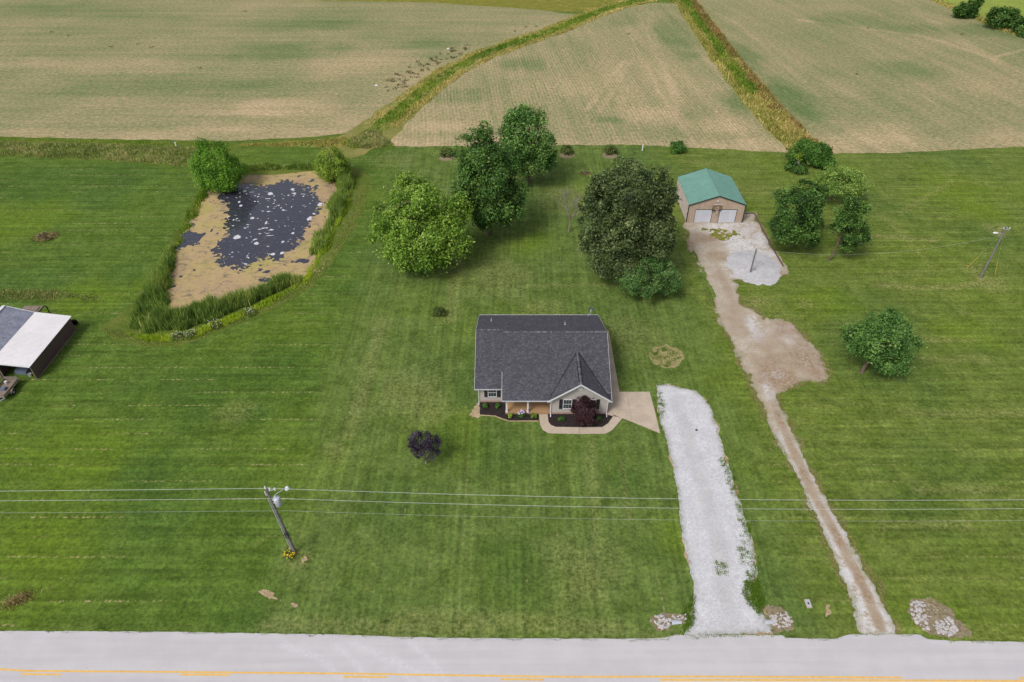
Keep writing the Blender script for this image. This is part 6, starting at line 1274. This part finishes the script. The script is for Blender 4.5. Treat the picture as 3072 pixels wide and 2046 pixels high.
c = spot(57, 1800); rg = np.random.default_rng(8); nn = 1300; a = rg.uniform(0, 6.28, nn); q = np.abs(rg.normal(0, 0.55, nn)); ex, ey = q * np.cos(a) * 1.15, q * np.sin(a) * 0.6
P = np.column_stack([c[0] + ex * 0.9 - ey * 0.35, c[1] + ey + ex * 0.45, np.zeros(nn)])
tag(blades('dry_grass_tuft', P, rg.uniform(.15, .5, nn), 0.06, rg.random(nn), leafy('dry_tuft_blade', [(96, 92, 48), (128, 118, 72), (160, 146, 100), (184, 168, 124)], 0.45, k=2.0), 143, 0.9), 'dry brown grass tuft near the road at far left', 'grass tuft')
# clover and weeds creeping into the driveway edges
rng_d = np.random.default_rng(12); tufts = [scatter(rng_d, poly(*pp), n, 0.4) for pp, n in (([(2215, 1640), (2275, 1660), (2275, 1720), (2245, 1750), (2230, 1700)], 60), ([(2232, 1745), (2275, 1735), (2290, 1800), (2280, 1840), (2240, 1810), (2235, 1770)], 260), ([(2150, 1370), (2185, 1372), (2240, 1560), (2262, 1640), (2235, 1640), (2200, 1500)], 120), ([(2046, 1840), (2082, 1790), (2084, 1860), (2060, 1895)], 90), ([(2140, 1680), (2180, 1690), (2180, 1730), (2150, 1730)], 25), ([(1975, 1170), (1985, 1180), (1990, 1260), (1975, 1255)], 40), ([(1946, 1060), (2000, 1037), (2048, 1070), (2000, 1104)], 90))]
tq = np.concatenate(tufts); cid = np.repeat(np.arange(len(tq)), 16); pw = tq[cid] + rng_d.normal(0, 0.13, (len(cid), 2))
tag(blades('edge_weeds', np.column_stack([pw, np.zeros(len(pw))]), rng_d.uniform(0.04, 0.16, len(pw)), 0.07, np.clip(rng_d.normal(.3, .2, len(pw)), 0, 1), B_green, 144, 0.9), 'small green weeds creeping into the white driveway', 'weeds', kind='stuff')

# ragged grass fringe along the road, driveway, track and walk edges
def fringe(label, path, per_m, h, seed, inner=0.16, outer=0.22, tint=(0.35, 0.22), closed=False):
    rng = np.random.default_rng(seed); P = np.array(list(path) + ([path[0]] if closed else [])); seg = np.hypot(*(P[1:] - P[:-1]).T); cum = np.concatenate([[0], np.cumsum(seg)])
    n = int(cum[-1] * per_m); sx = rng.random(n) * cum[-1]; k = np.clip(np.searchsorted(cum, sx) - 1, 0, len(seg) - 1); f = ((sx - cum[k]) / seg[k])[:, None]
    d = (P[k + 1] - P[k]) / seg[k][:, None]; nr = np.stack([-d[:, 1], d[:, 0]], -1); q = P[k] * (1 - f) + P[k + 1] * f
    q = q + nr * (rng.normal(0, 0.5, n) * (inner + outer) * 0.5 + (fbm(q[:, 0], q[:, 1], 0.8, 3, seed) * 0.35))[:, None]
    keep = rng.random(n) < np.clip(0.6 + 0.9 * fbm(q[:, 0], q[:, 1], 1.5, 3, seed + 1), 0.05, 1); q = q[keep]; n = len(q)
    tag(blades('grass_fringe', np.column_stack([q, np.full(n, 0.0)]), rng.uniform(h[0], h[1], n), 0.06, np.clip(rng.normal(tint[0], tint[1], n), 0, 1), B_green, seed, 0.8), label, 'grass', kind='stuff')
fringe('uneven grass fringe along the road edge', poly(*REDGE[1:-1]), 80, (0.03, 0.10), 151, 0.08, 0.12)
fringe('uneven grass fringe around the white driveway', DRIVE[:24] , 70, (0.04, 0.15), 152)
fringe('uneven grass fringe on the left edge of the white driveway', DRIVE[26:], 60, (0.04, 0.13), 153)
fringe('uneven grass fringe along the left edge of the gravel track', TRACK[1:18], 70, (0.04, 0.15), 154, 0.3, 0.4, (0.45, 0.25))
fringe('uneven grass fringe along the right edge of the gravel track', TRACK[20:48], 70, (0.04, 0.15), 155, 0.3, 0.4, (0.45, 0.25))
fringe('uneven grass fringe along the front walk and beds', outer + [(12.95, 56.38), (17.0, 53.95)], 60, (0.03, 0.08), 156, 0.05, 0.06)
